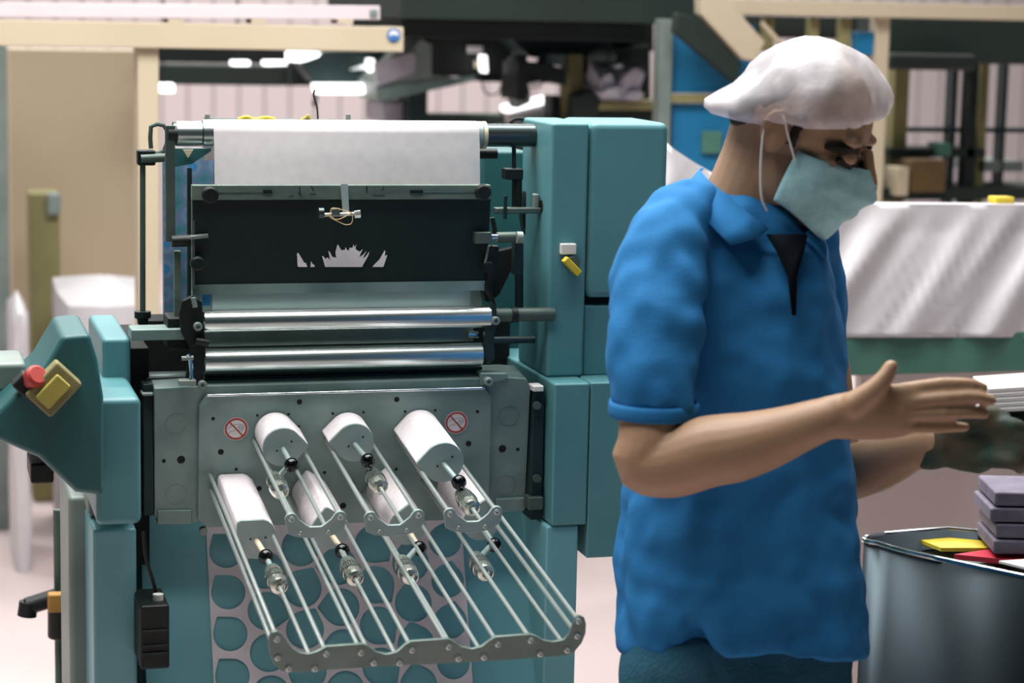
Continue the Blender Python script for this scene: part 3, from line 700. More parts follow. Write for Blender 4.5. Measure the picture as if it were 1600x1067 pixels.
# valve on a thin pipe at lower left
vv = thing('valve', 'black valve with an orange handle on a thin upright pipe, lower left', 'valve', (at(92, 1000, .6).x, .6, 0))
MB().cyl(V((at(92, 900, .6).x, .6, 0)), at(90, 796, .6), .008).build('pipe', 'gray_dark_metal', vv)
MB().cyl(at(94, 938, .58), at(94, 996, .58), .022).build('valve_body', 'black_metal', vv, bevel=.004)
MB().cyl(at(40, 948, .58), at(90, 932, .58), .016).build('valve_outlet', 'black_metal', vv, bevel=.004)
MB().cyl(at(45, 940, .58), at(42, 962, .58), .017).build('outlet_cap', 'black_metal', vv)
MB().obox(at(96, 940, .55), (V((1, 0, 0)), V((0, 1, 0)), UP), (.024, .012, .017)).build('handle', 'wood_orange', vv, bevel=.004)

# dark overhead machine body and duct seen above the press
bx(628, -40, 1110, 34, 3.2, 1.2, 'overhead_duct', 'dark_green', 'dark green overhead duct along the top of the view', 'duct')
bx(628, 34, 1010, 62, 3.5, .8, 'overhead_beam', 'black_green', 'black beam below the dark green duct', 'beam')
bx(236, 76, 640, 100, 5.0, .3, 'roof_girder', 'black_green', 'dark girder hidden under the beige beam', 'girder')
bx(236, 103, 466, 133, 4.6, .3, 'machine_hood', 'dark_green', 'dark olive machine hood under the beige beam', 'hood')
bx(455, 98, 500, 134, 4.5, .3, 'hood_block', 'black_green', 'black block at the right end of the olive hood', 'block')
def lamp(pts, Y, label, body=None, dep=.08, hang=False):
    o = thing('tube_lamp', label, 'lamp', at(sum(p[0] for p in pts)/len(pts), sum(p[1] for p in pts)/len(pts), Y), 'bright work lamps behind the press')
    MB().prism([at(x, y, Y) for x, y in pts], (0, dep, 0)).build('diffuser', 'lamp_glow', o, bevel=.004)
    if body: MB().prism([at(x, y, Y + .01) for x, y in body], (0, dep + .05, 0)).build('lamp_body', 'lamp_white', o, bevel=.003)
    if hang: MB().cyl(at(pts[0][0] + 6, pts[0][1] + 2, Y + .03), V((at(pts[0][0] + 6, pts[0][1], Y + .03).x, Y + .03, 3.6)), .003).build('hanging_rod', 'black_metal', o)
    return o
lamp([(492, 131), (588, 131), (588, 147), (496, 147)], 4.2, 'long white tube lamp above the right of the yellow straps')
lamp([(452, 81), (501, 82), (500, 90), (470, 97), (452, 96)], 4.3, 'wedge-shaped bright lamp just under the beige beam')
lamp([(364, 95), (391, 95), (391, 103), (364, 103)], 4.3, 'small bright lamp leftmost in the dark opening', hang=True)
lamp([(414, 95), (446, 95), (450, 102), (414, 103)], 4.3, 'small bright lamp next to the wedge-shaped lamp')
lamp([(545, 107), (574, 96), (574, 110), (546, 111)], 4.3, 'small pointed lamp above the long tube lamp')
lamp([(578, 92), (585, 92), (588, 128), (582, 128)], 4.2, 'thin upright bright strip left of the grey trough')
lamp([(790, 166), (860, 150), (860, 160), (792, 176)], 4.2, 'slanted bright lamp with a white box under it', [(794, 176), (858, 160), (850, 194), (800, 194)])
lamp([(773, 73), (800, 60), (806, 62), (786, 78), (774, 79)], 4.2, 'small slanted lamp right of the black cabinet')
lamp([(250, 131), (273, 131), (273, 145), (250, 145)], 4.3, 'round glare lamp beside the beige post', hang=True)
lamp([(756, 86), (761, 86), (763, 114), (758, 114)], 3.9, 'short upright bright strip on the black cabinet')
# hood of the long lamp
o = MB().prism([at(x, y, 4.3) for x, y in ((468, 100), (510, 80), (600, 80), (582, 130), (498, 130), (486, 124))], (0, .3, 0)).build('lamp_hood', 'mid_dark', bevel=.004)
tag(o, 'dark slanted hood above the long white tube lamp', 'hood')
o = MB().tube([at(*q, 4.33) for q in ((494, 112), (488, 122), (491, 140), (494, 155), (490, 160), (494, 166))], .007).build('hanging_cable', 'black_metal'); tag(o, 'black cable hanging from the dark slanted hood', 'cable')
# grey trough with clear plastic side
tr = thing('trough', 'grey slanted conveyor trough with wrinkled plastic side behind the press', 'trough', at(650, 130, 4.0))
MB().prism([at(x, y, 4.0) for x, y in ((586, 128), (660, 60), (676, 70), (676, 116), (742, 126), (700, 136), (590, 158))], (0, .3, 0)).build('trough_body', 'gray_metal', tr, bevel=.004)
MB().prism([at(x, y, 3.98) for x, y in ((584, 100), (640, 82), (650, 84), (648, 112), (590, 136))], (0, .02, 0)).build('plastic_side', 'plastic_heap', tr, bevel=.003)
MB().prism([at(x, y, 3.99) for x, y in ((592, 138), (742, 118), (740, 126), (598, 158))], (0, .03, 0)).build('trough_rim', 'panel_metal', tr)
bx(598, 156, 638, 196, 4.2, .3, 'plastic_sack', 'plastic_heap', 'pale plastic sack hanging under the grey trough', 'sack', bevel=.02)
MB().box(at(639, 170, 4.1).x, at(668, 170, 4.1).x, 4.1, 4.3, 0, at(650, 140, 4.1).z).build('leg', 'mid_dark', tr, bevel=.003)
# black cabinet with two white labels
cb = thing('electric_cabinet', 'black electric cabinet with small white labels behind the press', 'cabinet', at(735, 120, 4.0))
pbox(672, 60, 800, 120, 4.0, .4).build('cabinet_body', 'black_green', cb, bevel=.006)
pbox(730, 72, 754, 83, 3.99, .012).build('cabinet_label', 'sign_white', cb)
pbox(741, 95, 750, 106, 3.99, .012).build('cabinet_label', 'tape_white', cb)
pbox(752, 116, 798, 128, 4.0, .3).build('cabinet_foot', 'black_metal', cb)
MB().tube([at(*q, 4.0) for q in ((752, 122), (757, 143), (770, 148), (780, 143), (786, 122))], .003).build('cable', 'black_metal', cb)
bx(666, 178, 800, 197, 4.3, .1, 'rail_bar', 'gray_dark_metal', 'dark green bar across the sheet wall', 'bar')
# machine clutter right of the cabinet
mc = thing('inking_unit', 'cluttered dark inking machine with pale frames behind the teal housing', 'machine', at(850, 130, 3.6))
for i, (pts, m, Y, dp) in enumerate([
    ([(800, 62), (950, 56), (965, 84), (940, 96), (830, 90)], 'mid_dark', 3.8, .3),
    ([(806, 90), (824, 84), (830, 160), (808, 170), (800, 120)], 'gray_metal', 3.75, .1),
    ([(812, 96), (850, 98), (884, 108), (886, 134), (860, 128), (830, 136), (822, 158), (806, 156)], 'black_metal', 3.6, .2),
    ([(826, 130), (846, 126), (848, 138), (830, 142)], 'lamp_white', 3.58, .02),
    ([(856, 84), (884, 84), (882, 104), (850, 100)], 'gray_metal', 3.7, .1),
    ([(888, 84), (912, 84), (912, 190), (888, 190)], 'olive', 3.7, .1),
    ([(912, 84), (934, 90), (934, 160), (912, 150)], 'gray_dark_metal', 3.75, .1),
    ([(862, 150), (884, 150), (884, 196), (862, 196)], 'mid_dark', 3.8, .1),
    ([(900, 150), (930, 140), (940, 160), (930, 196), (896, 196)], 'dark_green', 3.6, .1),
    ([(930, 158), (1040, 158), (1040, 172), (930, 172)], 'olive', 3.6, .3),
    ([(930, 172), (1040, 172), (1040, 198), (930, 198)], 'dark_green', 3.65, .3),
    ([(884, 36), (1022, 36), (1022, 80), (960, 84), (884, 60)], 'black_green', 3.9, .3),
    ([(930, 80), (1016, 70), (1016, 160), (1002, 160), (960, 120), (930, 110)], 'black_green', 3.85, .3)]):
    MB().prism([at(x, y, Y) for x, y in pts], (0, dp, 0)).build(['top_cover', 'frame', 'ink_head', 'tray', 'frame', 'frame', 'frame', 'frame', 'bracket', 'shelf', 'drawer', 'cover', 'cover'][i], m, mc, bevel=.004)
MB().box(at(810, 260, 3.7).x, at(1025, 260, 3.7).x, 3.7, 4.1, 0, at(900, 202, 3.7).z).build('base', 'dark_green', mc, bevel=.01)
MB().ball(at(940, 90, 3.7), (.05, .05, .03)).build('drum', 'gray_metal', mc)
heap(938, 120, 1006, 156, 3.55, .25, 'plastic_film', 'plastic_heap', 'crumpled pale plastic film lying on the olive shelf', 'plastic film', 3, amp=.3, ground=at(970, 157, 3.55).z)

# blue panelled enclosure with pale posts
en = thing('blue_enclosure', 'blue panelled enclosure with pale green posts behind the worker', 'enclosure', (at(1090, 300, 3.0).x, 3.0, 0))
def epost(x0, x1, y0, m='gray_metal', Y=2.98): MB().box(at(x0, 150, Y).x, at(x1, 150, Y).x, Y, Y + .06, 0, at((x0+x1)/2, y0, Y).z).build('post', m, en, bevel=.003)
epost(1030, 1049, 30)
pbox(1049, 36, 1180, 146, 3.02, .03).build('panel', 'blue_panel', en)
pbox(1049, 162, 1180, 330, 3.02, .03).build('panel', 'blue_panel', en)
pbox(1046, 148, 1180, 161, 2.99, .05).build('rail', 'olive', en, bevel=.003)
pbox(1098, 205, 1128, 240, 3.0, .02).build('green_mark', 'green_band', en, bevel=.004)
fr = thing('conveyor_frame', 'cream steel overhead frame with a diagonal brace above the worker', 'frame', at(1250, 20, 2.9))
MB().prism([at(x, y, 2.85) for x, y in ((1095, -10), (1130, -10), (1196, 66), (1180, 96), (1160, 92), (1096, 22))], (0, .06, 0)).build('brace', 'beige_paint', fr, bevel=.004)
MB().prism([at(x, y, 2.87) for x, y in ((1060, 20), (1095, 30), (1160, 100), (1150, 130), (1056, 50))], (0, .05, 0)).build('brace_back', 'dark_green', fr, bevel=.004)
pbox(1140, 4, 1660, 28, 2.9, .08).build('beam', 'beige_paint', fr, bevel=.004)
for a, b, c_, d in ((1196, 1210, 28, 80), (1268, 1280, 28, 80), (1316, 1330, 28, 90)): pbox(a, c_, b, d, 2.95, .05).build('hanger', 'olive', fr, bevel=.003)
MB().cyl(at(1190, 36, 2.9), at(1222, 70, 2.9), .008).build('stay', 'beige_paint', fr)
pbox(1180, 26, 1340, 60, 3.1, .1).build('cross_plate', 'black_green', fr, bevel=.003)
pbox(1340, 50, 1366, 86, 2.97, .05).build('blue_plate', 'blue_panel', fr, bevel=.003)
MB().box(at(1366, 150, 2.95).x, at(1386, 150, 2.95).x, 2.95, 3.01, at(1376, 330, 2.95).z, at(1376, 26, 2.95).z).build('post', 'beige_paint', fr, bevel=.003)
pbox(1388, 28, 1660, 100, 3.3, .3).build('motor_cover', 'dark_green', fr, bevel=.01)
pbox(1390, 84, 1530, 110, 3.2, .2).build('motor_cover', 'black_green', fr, bevel=.02)
# racks at the right in front of the pale sheets
rk = thing('storage_rack', 'dark storage rack with pale posts in front of the white sheets, far right', 'rack', (at(1500, 300, 3.6).x, 3.6, 0))
def rpost(x0, x1, y0, m, Y=3.6): MB().box(at(x0, 200, Y).x, at(x1, 200, Y).x, Y, Y + .06, 0, at((x0+x1)/2, y0, Y).z).build('post', m, rk, bevel=.003)
rpost(1395, 1418, 100, 'olive'); rpost(1512, 1526, 95, 'black_green', 3.55); rpost(1528, 1542, 60, 'olive'); rpost(1486, 1494, 92, 'mid_dark'); rpost(1566, 1572, 60, 'mid_dark')
pbox(1418, 200, 1660, 207, 3.62, .05).build('shelf', 'mid_dark', rk)
pbox(1388, 232, 1540, 246, 3.55, .2).build('shelf', 'dark_green', rk)
pbox(1470, 224, 1486, 244, 3.5, .1).build('clip', 'green_band', rk)
pbox(1340, 294, 1660, 312, 3.5, .3).build('base_shelf', 'dark_green', rk)
pbox(1530, 252, 1600, 268, 3.6, .2).build('shelf', 'gray_metal', rk)
bx(1424, 250, 1478, 300, 3.45, .2, 'carton', 'brown_board', 'brown carton on the rack, right of the worker\'s cap', 'carton')
bx(1336, 246, 1380, 292, 3.45, .2, 'carton', 'brown_board', 'brown carton just in front of the worker\'s eyes', 'carton')
bx(1556, 308, 1586, 319, 1.0, .04, 'tape_roll', 'yellow', 'small yellow object on top of the draped film, far right', 'tape')
bx(1402, 262, 1420, 306, 3.45, .1, 'carton', 'tape_white', 'pale narrow carton left of the brown carton on the rack', 'carton')

# big draped white film over a machine bed, behind the worker
dr = []; xs = [1040 + i*12 for i in range(56)]
def top_y(x):
    t = min(1, max(0, (x - 1040) / 240)); return 222 + (318 - 222) * (math.sin(t * math.pi/2) ** .9) + (0 if x < 1300 else (x-1300)*.006)
mb = MB(); rows = []
for j in range(-4, 26):
    row = []
    for x in xs:
        yt = top_y(x)
        if j < 0: p = at(x, yt, .95) + V((0, .09 * -j, -.004*j*j)); 
        else:
            t = j/25; y = yt + (527 - yt)*t
            Y = .95 - .03*math.sin(t*math.pi/2)
            fold = noise.noise(V(((x + (y - 400)*.55)*.022, (y)*.002, 3.1)))*.022 + noise.noise(V(((x + (y-400)*.75)*.05, y*.004, 9)))*.008
            p = at(x, y, Y + fold * min(1, t*5))
        row.append(p)
    rows.append(row)
mb.loft(rows, caps=False, closed=False)
o = mb.build('draped_film', 'film_white', sharp=80); tag(o, 'large wrinkled white film draped over the machine bed behind the worker', 'plastic film')
so = o.modifiers.new('thick', 'SOLIDIFY'); so.thickness = .002
bd = thing('machine_bed', 'long green machine bed under the draped white film', 'machine bed', (at(1400, 560, .95).x, 1.2, 0))
zb0, zb1 = at(1450, 584, .93).z, at(1450, 522, .93).z
MB().box(at(1045, 550, .93).x, at(1690, 550, .93).x, .93, 1.4, zb0, zb1).build('bed_rail', 'green_band', bd, bevel=.004)
MB().box(at(1060, 550, .93).x, at(1670, 550, .93).x, 1.04, 1.35, zb1, at(1450, 360, 1.0).z).build('bed_load', 'film_white', bd, bevel=.02)
MB().box(at(1340, 700, 1.3).x, at(1720, 700, 1.3).x, 1.30, 1.33, .0, zb0 + .01).build('skirt_panel', 'hall_floor', bd)
MB().box(at(1070, 700, 1.1).x, at(1110, 700, 1.1).x, 1.1, 1.2, 0, zb0).build('leg', 'green_band', bd)
MB().box(at(1720, 700, 1.1).x, at(1760, 700, 1.1).x, 1.1, 1.2, 0, zb0).build('leg', 'green_band', bd)

# steel bin with papers at lower right
bn = thing('steel_bin', 'steel bin with a rounded corner at the lower right', 'bin', U(1500, 1000, 3.0) * 1)
zr = U(1420, 862, 3.1).z
A = atz(1338, 838, zr); B = atz(1415, 862, zr); Cc = atz(1680, 918, zr); Dd = atz(1700, 846, zr); E_ = atz(1480, 826, zr)
ROOTS[bn.name] = V((B.x, B.y, 0)); bn.location = ROOTS[bn.name]
rim = []
def bez(p, q, r, n=8): return [(p*(1-t)**2 + q*2*t*(1-t) + r*t*t) for t in [i/n for i in range(n+1)]]
rim = bez(A.lerp(E_, .3), atz(1322, 842, zr), A.lerp(B, .45)) + bez(A.lerp(B, .7), B, B.lerp(Cc, .2)) + [Cc, Dd] + [E_]
MB().loft([[V((p.x, p.y, 0)) for p in rim], [p for p in rim]], caps=False).build('bin_wall', 'steel_bin', bn, sharp=50).modifiers.new('t', 'SOLIDIFY').thickness = .004
MB().add([V((p.x, p.y, zr - .03)) for p in rim], [tuple(range(len(rim)))]).build('bin_tray', 'gray_metal', bn)
MB().tube([p for p in rim] + [rim[0]], .004, 8, 1).build('rim', 'chrome', bn)
def sheet(pts, z, m, label, th=.004):
    o = MB().prism([atz(x, y, zr + z) for x, y in pts], (0, 0, th)).build('paper_sheet', m, bevel=.0008); tag(o, label, 'paper', 'papers lying in the steel bin'); return o
sheet([(1362, 838), (1470, 830), (1545, 838), (1500, 862), (1430, 856)], -.026, 'paper', 'white paper sheet at the left in the steel bin')
sheet([(1430, 846), (1520, 838), (1562, 840), (1545, 862), (1470, 862)], -.018, 'yellow', 'yellow paper sheet in the steel bin', .006)
sheet([(1490, 874), (1560, 864), (1680, 862), (1680, 885), (1600, 885)], -.02, 'red_paper', 'red paper sheet in the steel bin beside the yellow one', .008)
sheet([(1560, 880), (1680, 872), (1680, 884), (1600, 890)], -.008, 'paper', 'white paper strip lying on the red sheet', .004)
ps = thing('sheet_stack', 'purple-grey stack standing on the red sheet at the right edge', 'stack', atz(1575, 866, zr))
for i in range(4):
    dx = (0, 4, -5, 2)[i]; y1 = 866 - i*25; q = U(1550 + dx, y1, 3.12)
    mbs = MB(); a = U(1552 + dx, y1, 3.12); b = U(1670 + dx, y1, 3.12); h = U(1552, y1-23, 3.12).z - a.z
    mbs.prism([V((a.x, a.y, a.z)), V((b.x, b.y, a.z)), V((b.x, b.y, a.z)) + CF*.12, V((a.x, a.y, a.z)) + CF*.12], (0, 0, h)).build('bundle', 'purple_gray', ps, bevel=.004)

# ------------------------------------------------------------ the worker
wk = thing('person', 'man in blue polo shirt, white hair net and face mask looking down at his hands', 'person', V((U(1150, 900, 2.85).x, U(1150, 900, 2.85).y, 0)))
def hd(yaw, pitch, c):
    f = (CR*math.cos(yaw) - CF*math.sin(yaw)); side = UP.cross(f).normalized()
    fw = (f*math.cos(pitch) - UP*math.sin(pitch)); up = (UP*math.cos(pitch) + f*math.sin(pitch))
    return lambda x, y, z: c + fw*x + side*y + up*z, (fw, side, up)
H, HA = hd(R(28), R(24), U(1262, 192, 2.85))
body = MB()
body.ball(H(-.008, 0, .010), (.091, .073, .086), HA, 28, 18)
body.ball(H(.03, 0, -.055), (.064, .056, .068), HA, 24, 16)
body.ball(H(.052, 0, -.095), (.034, .034, .030), HA)
body.ball(H(.012, -.045, -.065), (.042, .018, .042), HA); body.ball(H(.012, .045, -.065), (.042, .018, .042), HA)
body.tube([H(.090, 0, .006), H(.101, 0, -.014), H(.112, 0, -.036), H(.104, 0, -.044)], [.006, .008, .012, .010], 10)
for s_ in (-1, 1):
    body.ball(H(.073, .028*s_, .012), (.014, .022, .0085), HA)               # brow
    body.ball(H(.0765, .030*s_, -.0095), (.0145, .015, .0115), HA)
    body.ball(H(.054, .040*s_, -.027), (.024, .017, .016), HA)              # cheekbone
    body.ball(H(-.008, .078*s_, -.014), (.018, .008, .030), HA)             # ear
    body.tube([H(-.006, .078*s_, -.040), H(-.022, .086*s_, -.018), H(-.018, .087*s_, .008), H(-.002, .083*s_, .014)], .0055, 8)
nb = U(1165, 330, 2.90)
body.tube([H(-.035, 0, -.02), H(-.030, 0, -.075), U(1172, 318, 2.90), U(1150, 372, 2.92)], [.062, .060, .064, .080], 24)
def tring(px0, px1, py, hdp, d, n=40, pw=2.4):
    a, b = U(px0, py, d), U(px1, py, d); c = (a + b)/2; hw = (b - a).length/2; r = []
    for i in range(n):
        t = 2*math.pi*i/n; x, y = math.cos(t), math.sin(t)
        k = (abs(x)**pw + abs(y)**pw) ** (-1/pw)
        r.append(c + CR*(x*k*hw) + CF*(y*k*hdp))
    return r
body.loft([tring(1060, 1260, 345, .075, 2.92), tring(1030, 1285, 420, .10, 2.92), tring(1020, 1300, 560, .11, 2.93), tring(1000, 1310, 800, .11, 2.93), tring(985, 1318, 960, .115, 2.93), tring(985, 1310, 1080, .11, 2.93)])
arm_pts = [(1055, 390, 2.84), (1030, 480, 2.76), (1022, 600, 2.72), (1016, 690, 2.70), (1006, 722, 2.70), (1050, 724, 2.69), (1105, 706, 2.675), (1150, 699, 2.665), (1200, 686, 2.65), (1250, 668, 2.63), (1292, 653, 2.62)]
arm_r = [.046, .044, .042, .041, .039, .043, .0445, .043, .037, .030, .0255]
body.limb([U(*p) for p in arm_pts], arm_r, 20, 4)
# right hand: palm edge-on to the sleeve, thumb up, back of the hand towards the viewer
def palm(rings):
    out = []
    for (x, y, d, hh, th) in rings:
        c = U(x, y, d); ax_ = (UP + CR*.04).normalized(); q = []
        for i in range(20):
            t = 2*math.pi*i/20; q.append(c + ax_*(math.sin(t)*hh) + CF*(math.cos(t)*th))
        out.append(q)
    return out
body.loft(palm([(1285, 654, 2.62, .027, .022), (1310, 650, 2.615, .028, .018), (1340, 648, 2.61, .031, .016), (1375, 645, 2.605, .034, .0155), (1408, 641, 2.60, .034, .014), (1428, 638, 2.60, .032, .011), (1434, 638, 2.60, .029, .007)]))
FING = [((1415, 608), (1470, 600), (1512, 600), (1536, 606), 2.600, .0082), ((1418, 628), (1478, 622), (1520, 620), (1549, 626), 2.594, .0084),
        ((1418, 647), (1475, 645), (1512, 644), (1538, 647), 2.596, .0082), ((1412, 667), (1460, 668), (1486, 667), (1508, 667), 2.602, .0074)]
for a, b, c_, d_, dep, r in FING:
    body.limb([U(*a, dep), U(*b, dep - .004), U(*c_, dep - .002), U(*d_, dep + .004)], [r*1.08, r, r*.95, r*.8], 12, 4)
    body.ball(U(*b, dep - .004), r*1.08)
body.limb([U(1335, 632, 2.60), U(1362, 612, 2.59), U(1381, 592, 2.585), U(1392, 573, 2.585)], [.017, .014, .011, .0088], 14, 4)
# left arm
body.limb([U(1240, 420, 3.08), U(1275, 560, 3.08), U(1295, 700, 3.06), U(1312, 738, 3.03), U(1370, 726, 2.97), U(1420, 706, 2.92), U(1462, 690, 2.87)], [.05, .046, .043, .040, .037, .029, .024], 20, 4)
body.build('body', 'skin', wk, remesh=.003, smooth=5)
# eyes and brows
for s_ in (-1, 1):
    e = MB().ball(H(.0755, .030*s_, -.012), .0122).build('eye', 'eye_white', wk)
    MB().ball(H(.0835, .0305*s_, -.019), .0052).build('iris', 'eye_dark', e)
    MB().tube([H(.079, .010*s_, -.002), H(.078, .026*s_, .001), H(.070, .044*s_, .000), H(.054, .060*s_, -.004)], [.005, .0085, .0085, .004], 10).build('brow_and_shadow', 'hair', wk)  # brow thickened so its dark colour carries the eye-socket shadow
    MB().tube([H(.080, .018*s_, -.017), H(.084, .030*s_, -.018), H(.072, .048*s_, -.014)], [.004, .006, .004], 8).build('eyelash', 'hair', wk)
# hair under the net
hm_ = MB(); hm_.ball(H(-.018, 0, .018), (.084, .072, .074), HA, 24, 16)
hm_.ball(H(-.060, 0, -.012), (.050, .062, .045), HA, 20, 12)
hm_.obox(H(.016, -.077, -.002), HA, (.008, .003, .022)); hm_.obox(H(.016, .077, -.002), HA, (.008, .003, .022))
hm_.build('hair', 'hair', wk, remesh=.006, smooth=4)
# hair net
cap_rows = [(192, 1168, 1372, .080), (186, 1140, 1384, .090), (180, 1112, 1389, .098), (170, 1100, 1393, .102), (158, 1104, 1394, .105), (146, 1122, 1392, .106), (132, 1143, 1387, .106), (116, 1160, 1377, .102), (100, 1176, 1364, .096), (85, 1196, 1347, .084), (72, 1216, 1326, .068), (62, 1238, 1300, .045), (56, 1258, 1278, .018)]
mb = MB(); rings = []
for k, (y, x0, x1, dp) in enumerate(cap_rows):
    ring = tring(x0, x1, y, dp, 2.855, 72, 2.0); c = sum(ring, V((0, 0, 0))) / 72; tl = U(1250, 150, 2.855)
    out = []
    for i, p in enumerate(ring):
        t = 2*math.pi*i/72
        fold = .008*noise.noise(V((p.x*18, p.y*18, p.z*26))) + .004*noise.noise(V((p.x*45, p.y*45, p.z*30))) + (.0028*math.sin(i*math.pi/1.5) if k < 3 else 0)
        pp = c + (p - c)*(1 + fold/max((p-c).length, .02))
        # rim drops over the near ear and climbs at the forehead
        if k < 4: pp = pp + UP * ((.012 if math.cos(t) > .5 else 0) * (math.cos(t)-.5) * 1.6 * (4-k)/4 - .004*max(0, -math.sin(t)) * (4-k)/4)
        out.append(pp)
    rings.append(out)
mb.loft(rings, caps=False)
def net_mat():
    m = mat('hair_net', 'e6dee2', .8, 0, 'd5d2d6', 30, .5, .12, 60); nt = m.node_tree; b = nt.nodes['Principled BSDF']
    n = nt.nodes.new('ShaderNodeTexNoise'); n.inputs['Scale'].default_value = 13; n.inputs['Detail'].default_value = 2
    tc = nt.nodes.new('ShaderNodeTexCoord'); nt.links.new(tc.outputs['Object'], n.inputs['Vector'])
    mr = nt.nodes.new('ShaderNodeMapRange'); mr.inputs['From Min'].default_value = .4; mr.inputs['From Max'].default_value = .6; mr.inputs['To Min'].default_value = .42; mr.inputs['To Max'].default_value = .93
    nt.links.new(n.outputs['Fac'], mr.inputs[0]); nt.links.new(mr.outputs[0], b.inputs['Alpha'])
net_mat()
mb.build('hair_net', 'hair_net', wk, sharp=80)
# face mask with pleats
mb = MB(); rows = []
for j in range(15):
    z = -.014 - .112*j/14; row = []
    for i in range(33):
        a = R(-88 + 176*i/32)
        zt = z - .010*abs(math.sin(a))*(1-j/14) + .030*math.sin(a)**2*(j/14)
        bulge = 1 - ((zt + .068)/.075)**2*.28
        r_x = .082*bulge + .026*math.exp(-(a/.30)**2)*math.exp(-((zt+.04)/.035)**2); r_y = .074*bulge
        pl = .0022*(1 if (j % 4) < 2 else -1) * math.cos(a) if 2 < j < 12 else 0
        row.append(H(.022 + (r_x + pl)*math.cos(a), (r_y)*math.sin(a), zt))
    rows.append(row)
mb.loft(rows, caps=False, closed=False)
mk = mb.build('face_mask', 'mask_blue', wk, sharp=80); mk.modifiers.new('t', 'SOLIDIFY').thickness = .0015
for s_ in (-1, 1):
    MB().tube([H(.030, .075*s_, -.036), H(.010, .083*s_, -.010), H(-.008, .088*s_, .012), H(-.022, .090*s_, -.005), H(-.012, .086*s_, -.045), H(.010, .080*s_, -.095), H(.024, .073*s_, -.112)], .0016, 6).build('ear_loop', 'elastic', mk)
# polo shirt
sh = MB()
sh.loft([tring(1092, 1232, 296, .072, 2.915), tring(1072, 1252, 316, .088, 2.915), tring(1046, 1276, 345, .104, 2.92), tring(1024, 1296, 390, .118, 2.92), tring(1014, 1308, 440, .126, 2.92), tring(1006, 1316, 520, .132, 2.92), tring(1000, 1324, 600, .136, 2.92),
         tring(985, 1330, 700, .136, 2.93), tring(970, 1337, 790, .138, 2.93), tring(966, 1341, 880, .142, 2.93)])
sr_ = []
for y, x0, x1, hw_ in ((875, 966, 1341, 0), (940, 965, 1346, 0), (955, 965, 1347, .012), (975, 965, 1348, .045), (995, 965, 1350, .08), (1014, 965, 1352, .12), (1022, 966, 1353, .135)):
    q = tring(x0, x1, y, .147, 2.93, 240); c = sum(q, V((0, 0, 0)))/240
    for i, p in enumerate(q):
        t = 2*math.pi*i/240 - 2*math.pi; dt = abs((t + R(116) + math.pi) % (2*math.pi) - math.pi)
        if dt < hw_*1.7: q[i] = c + (p - c)*.80
        q[i] = q[i] + UP*(.038*max(0, -math.sin(t))*min(1, max(0, (y-875)/130)))
    sr_.append(q)
sh.loft(sr_)
slv = [(1105, 318, 2.88), (1062, 350, 2.845), (1036, 400, 2.80), (1026, 460, 2.765), (1021, 530, 2.74), (1021, 600, 2.722), (1022, 652, 2.715)]
sh.tube([U(*p) for p in slv], [.040, .054, .0605, .0605, .058, .0565, .056], 28, 5)
sh.tube([U(*p) for p in [(1215, 330, 2.98), (1245, 370, 3.04), (1260, 440, 3.08), (1268, 540, 3.09), (1272, 620, 3.08)]], [.045, .055, .055, .05, .048], 24, 5)
so = sh.build('polo_shirt', 'shirt_blue', wk, remesh=.006, smooth=10)
tx = bpy.data.textures.new('folds', 'CLOUDS'); tx.noise_scale = .075; tx.noise_depth = 1
dm = so.modifiers.new('folds', 'DISPLACE'); dm.texture = tx; dm.strength = .022; dm.mid_level = .5; dm.texture_coords = 'LOCAL'
tx2 = bpy.data.textures.new('creases', 'CLOUDS'); tx2.noise_scale = .035; tx2.noise_depth = 0
dm = so.modifiers.new('creases', 'DISPLACE'); dm.texture = tx2; dm.strength = .007; dm.mid_level = .5; dm.texture_coords = 'LOCAL'
# stretch folds with cloth tube ridges: collar, cuffs, placket, hem
def strip(top, bot, name, m, th=.003, mid=None):
    mb = MB(); mb.loft([[U(*p) for p in top], [U(*p) for p in bot]], caps=False, closed=False) if mid is None else mb.loft([[U(*p) for p in top], [U(*p) for p in mid], [U(*p) for p in bot]], caps=False, closed=False)
    o = mb.build(name, m, wk, sharp=80); s = o.modifiers.new('t', 'SOLIDIFY'); s.thickness = th; s.offset = 0
    return o
strip([(1098, 262, 2.96), (1094, 266, 2.90), (1110, 285, 2.855), (1140, 310, 2.828), (1170, 335, 2.812), (1200, 357, 2.80)],
      [(1078, 292, 2.98), (1070, 300, 2.89), (1086, 324, 2.835), (1108, 350, 2.806), (1130, 372, 2.79), (1142, 382, 2.78)], 'collar', 'shirt_blue', .004,
      [(1086, 276, 2.975), (1080, 282, 2.895), (1098, 304, 2.84), (1124, 330, 2.812), (1152, 354, 2.798), (1180, 371, 2.786)])
strip([(1205, 300, 2.99), (1235, 320, 2.95), (1252, 340, 2.90), (1262, 358, 2.85), (1258, 372, 2.82)],
      [(1240, 318, 3.00), (1262, 338, 2.95), (1278, 360, 2.90), (1290, 384, 2.85), (1290, 402, 2.82)], 'collar', 'shirt_blue', .004)
cr_ = []
for y, r, ex in ((626, .0560, 0), (633, .0572, 0), (644, .0575, 0), (650, .0560, 0)):
    c = U(1022, y, 2.715); cr_.append([c + CR*(math.cos(2*math.pi*i/36)*r) + CF*(math.sin(2*math.pi*i/36)*r) - CR*0 for i in range(36)])
o = MB().loft(cr_, caps=False).build('sleeve_cuff', 'shirt_blue', wk, sharp=80); o.modifiers.new('t', 'SOLIDIFY').thickness = .003
hr_ = [tring(964, 1353, y, .150, 2.93) for y in (990, 1002, 1014, 1020)]
for k, q in enumerate(hr_):
    for i, p in enumerate(q):
        q[i] = p - UP*.0
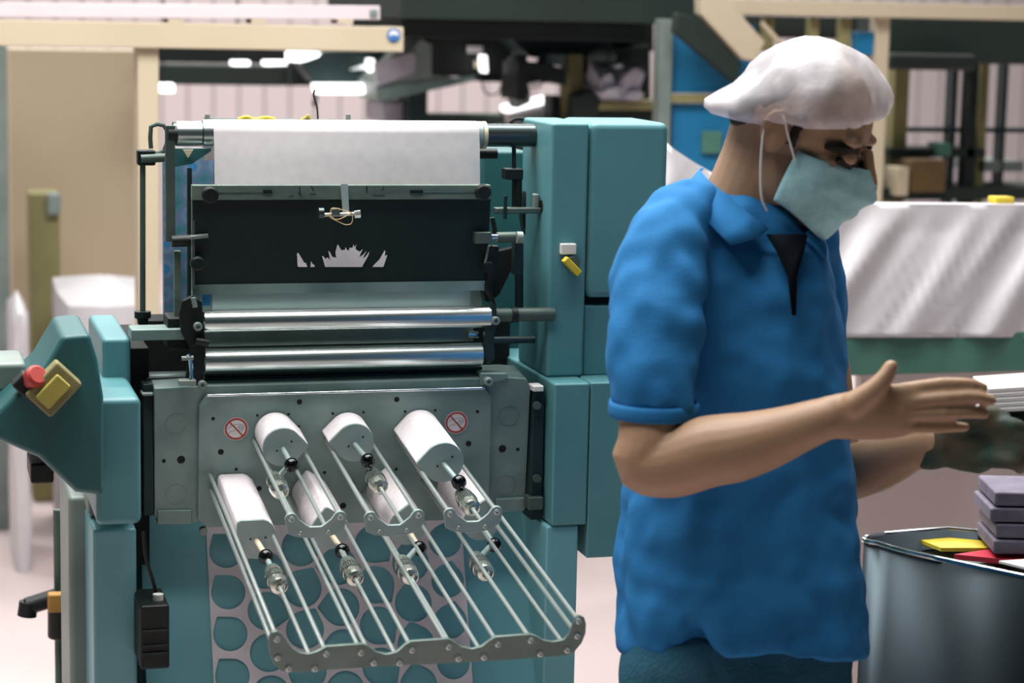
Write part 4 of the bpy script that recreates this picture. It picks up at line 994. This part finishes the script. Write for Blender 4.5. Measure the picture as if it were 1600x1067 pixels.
MB().add([U(1198, 366, 2.80), U(1262, 366, 2.815), U(1258, 388, 2.80), U(1246, 430, 2.785), U(1244, 492, 2.785), U(1238, 492, 2.783), U(1231, 430, 2.785), U(1216, 396, 2.79)], [(0, 1, 2, 3, 4, 5, 6, 7)]).build('neck_opening', 'dark_navy', wk).modifiers.new('t', 'SOLIDIFY').thickness = .002  # dark fill: undershirt and placket, with the neck shadow put into the colour
# jeans and shoes
jn = MB()
jn.loft([tring(984, 1326, 960, .126, 2.93), tring(978, 1330, 1080, .132, 2.93), tring(970, 1330, 1160, .125, 2.93)])
base = U(1150, 1100, 2.93)
for sx, dy in ((-.075, -.04), (.075, .05)):
    hp = V((base.x, base.y, 0)) + CR*sx + CF*dy
    jn.limb([V((hp.x, hp.y, .93)), V((hp.x, hp.y, .52)), V((hp.x, hp.y, .11))], [.088, .065, .058], 22, 5)
    MB().ball(V((hp.x, hp.y, .05)) + CR*.05, (.13, .045, .05), (CR, CF, UP)).build('shoe', 'shoe', wk)
jn.build('jeans', 'jeans', wk, remesh=.008, smooth=4)
# left hand in a dark work glove closed on a dark bundle
gl = MB()
gl.loft(palm([(1440, 694, 2.885, .034, .030), (1462, 690, 2.875, .038, .034), (1480, 690, 2.87, .034, .028), (1505, 692, 2.86, .038, .024), (1535, 694, 2.85, .040, .022), (1552, 694, 2.85, .034, .016)]))
for i, (x, y) in enumerate(((1530, 664), (1540, 682), (1540, 702), (1528, 720))):
    gl.limb([U(x, y, 2.845), U(x+32, y-2, 2.815), U(x+60, y+3, 2.80), U(x+66, y+10, 2.825)], [.012, .0118, .011, .0095], 12, 4)
gl.limb([U(1490, 668, 2.85), U(1515, 652, 2.83), U(1545, 648, 2.82), U(1568, 652, 2.82)], [.015, .014, .012, .010], 12, 4)
gl.build('glove', 'glove', wk, remesh=.004, smooth=3)
bt = MB().loft(palm([(1535, 690, 2.875, .020, .012), (1560, 688, 2.875, .038, .022), (1600, 684, 2.87, .042, .025), (1680, 680, 2.86, .042, .022)])).build('dark_bundle', 'mid_dark')
tag(bt, 'dark green bundle gripped in the worker\'s gloved hand at the right edge', 'bundle')
pk = thing('held_sheets', 'bundle of white sheets held above the worker\'s glove at the right edge', 'sheets', U(1600, 650, 2.84))
for i in range(5):
    a = U(1536 + i*2, 646 - i*8, 2.85); b = U(1700, 636 - i*8, 2.80)
    MB().prism([a, b, b + CF*.10, a + CF*.10], (0, 0, .0055)).build('sheet', 'paper', pk, bevel=.001)
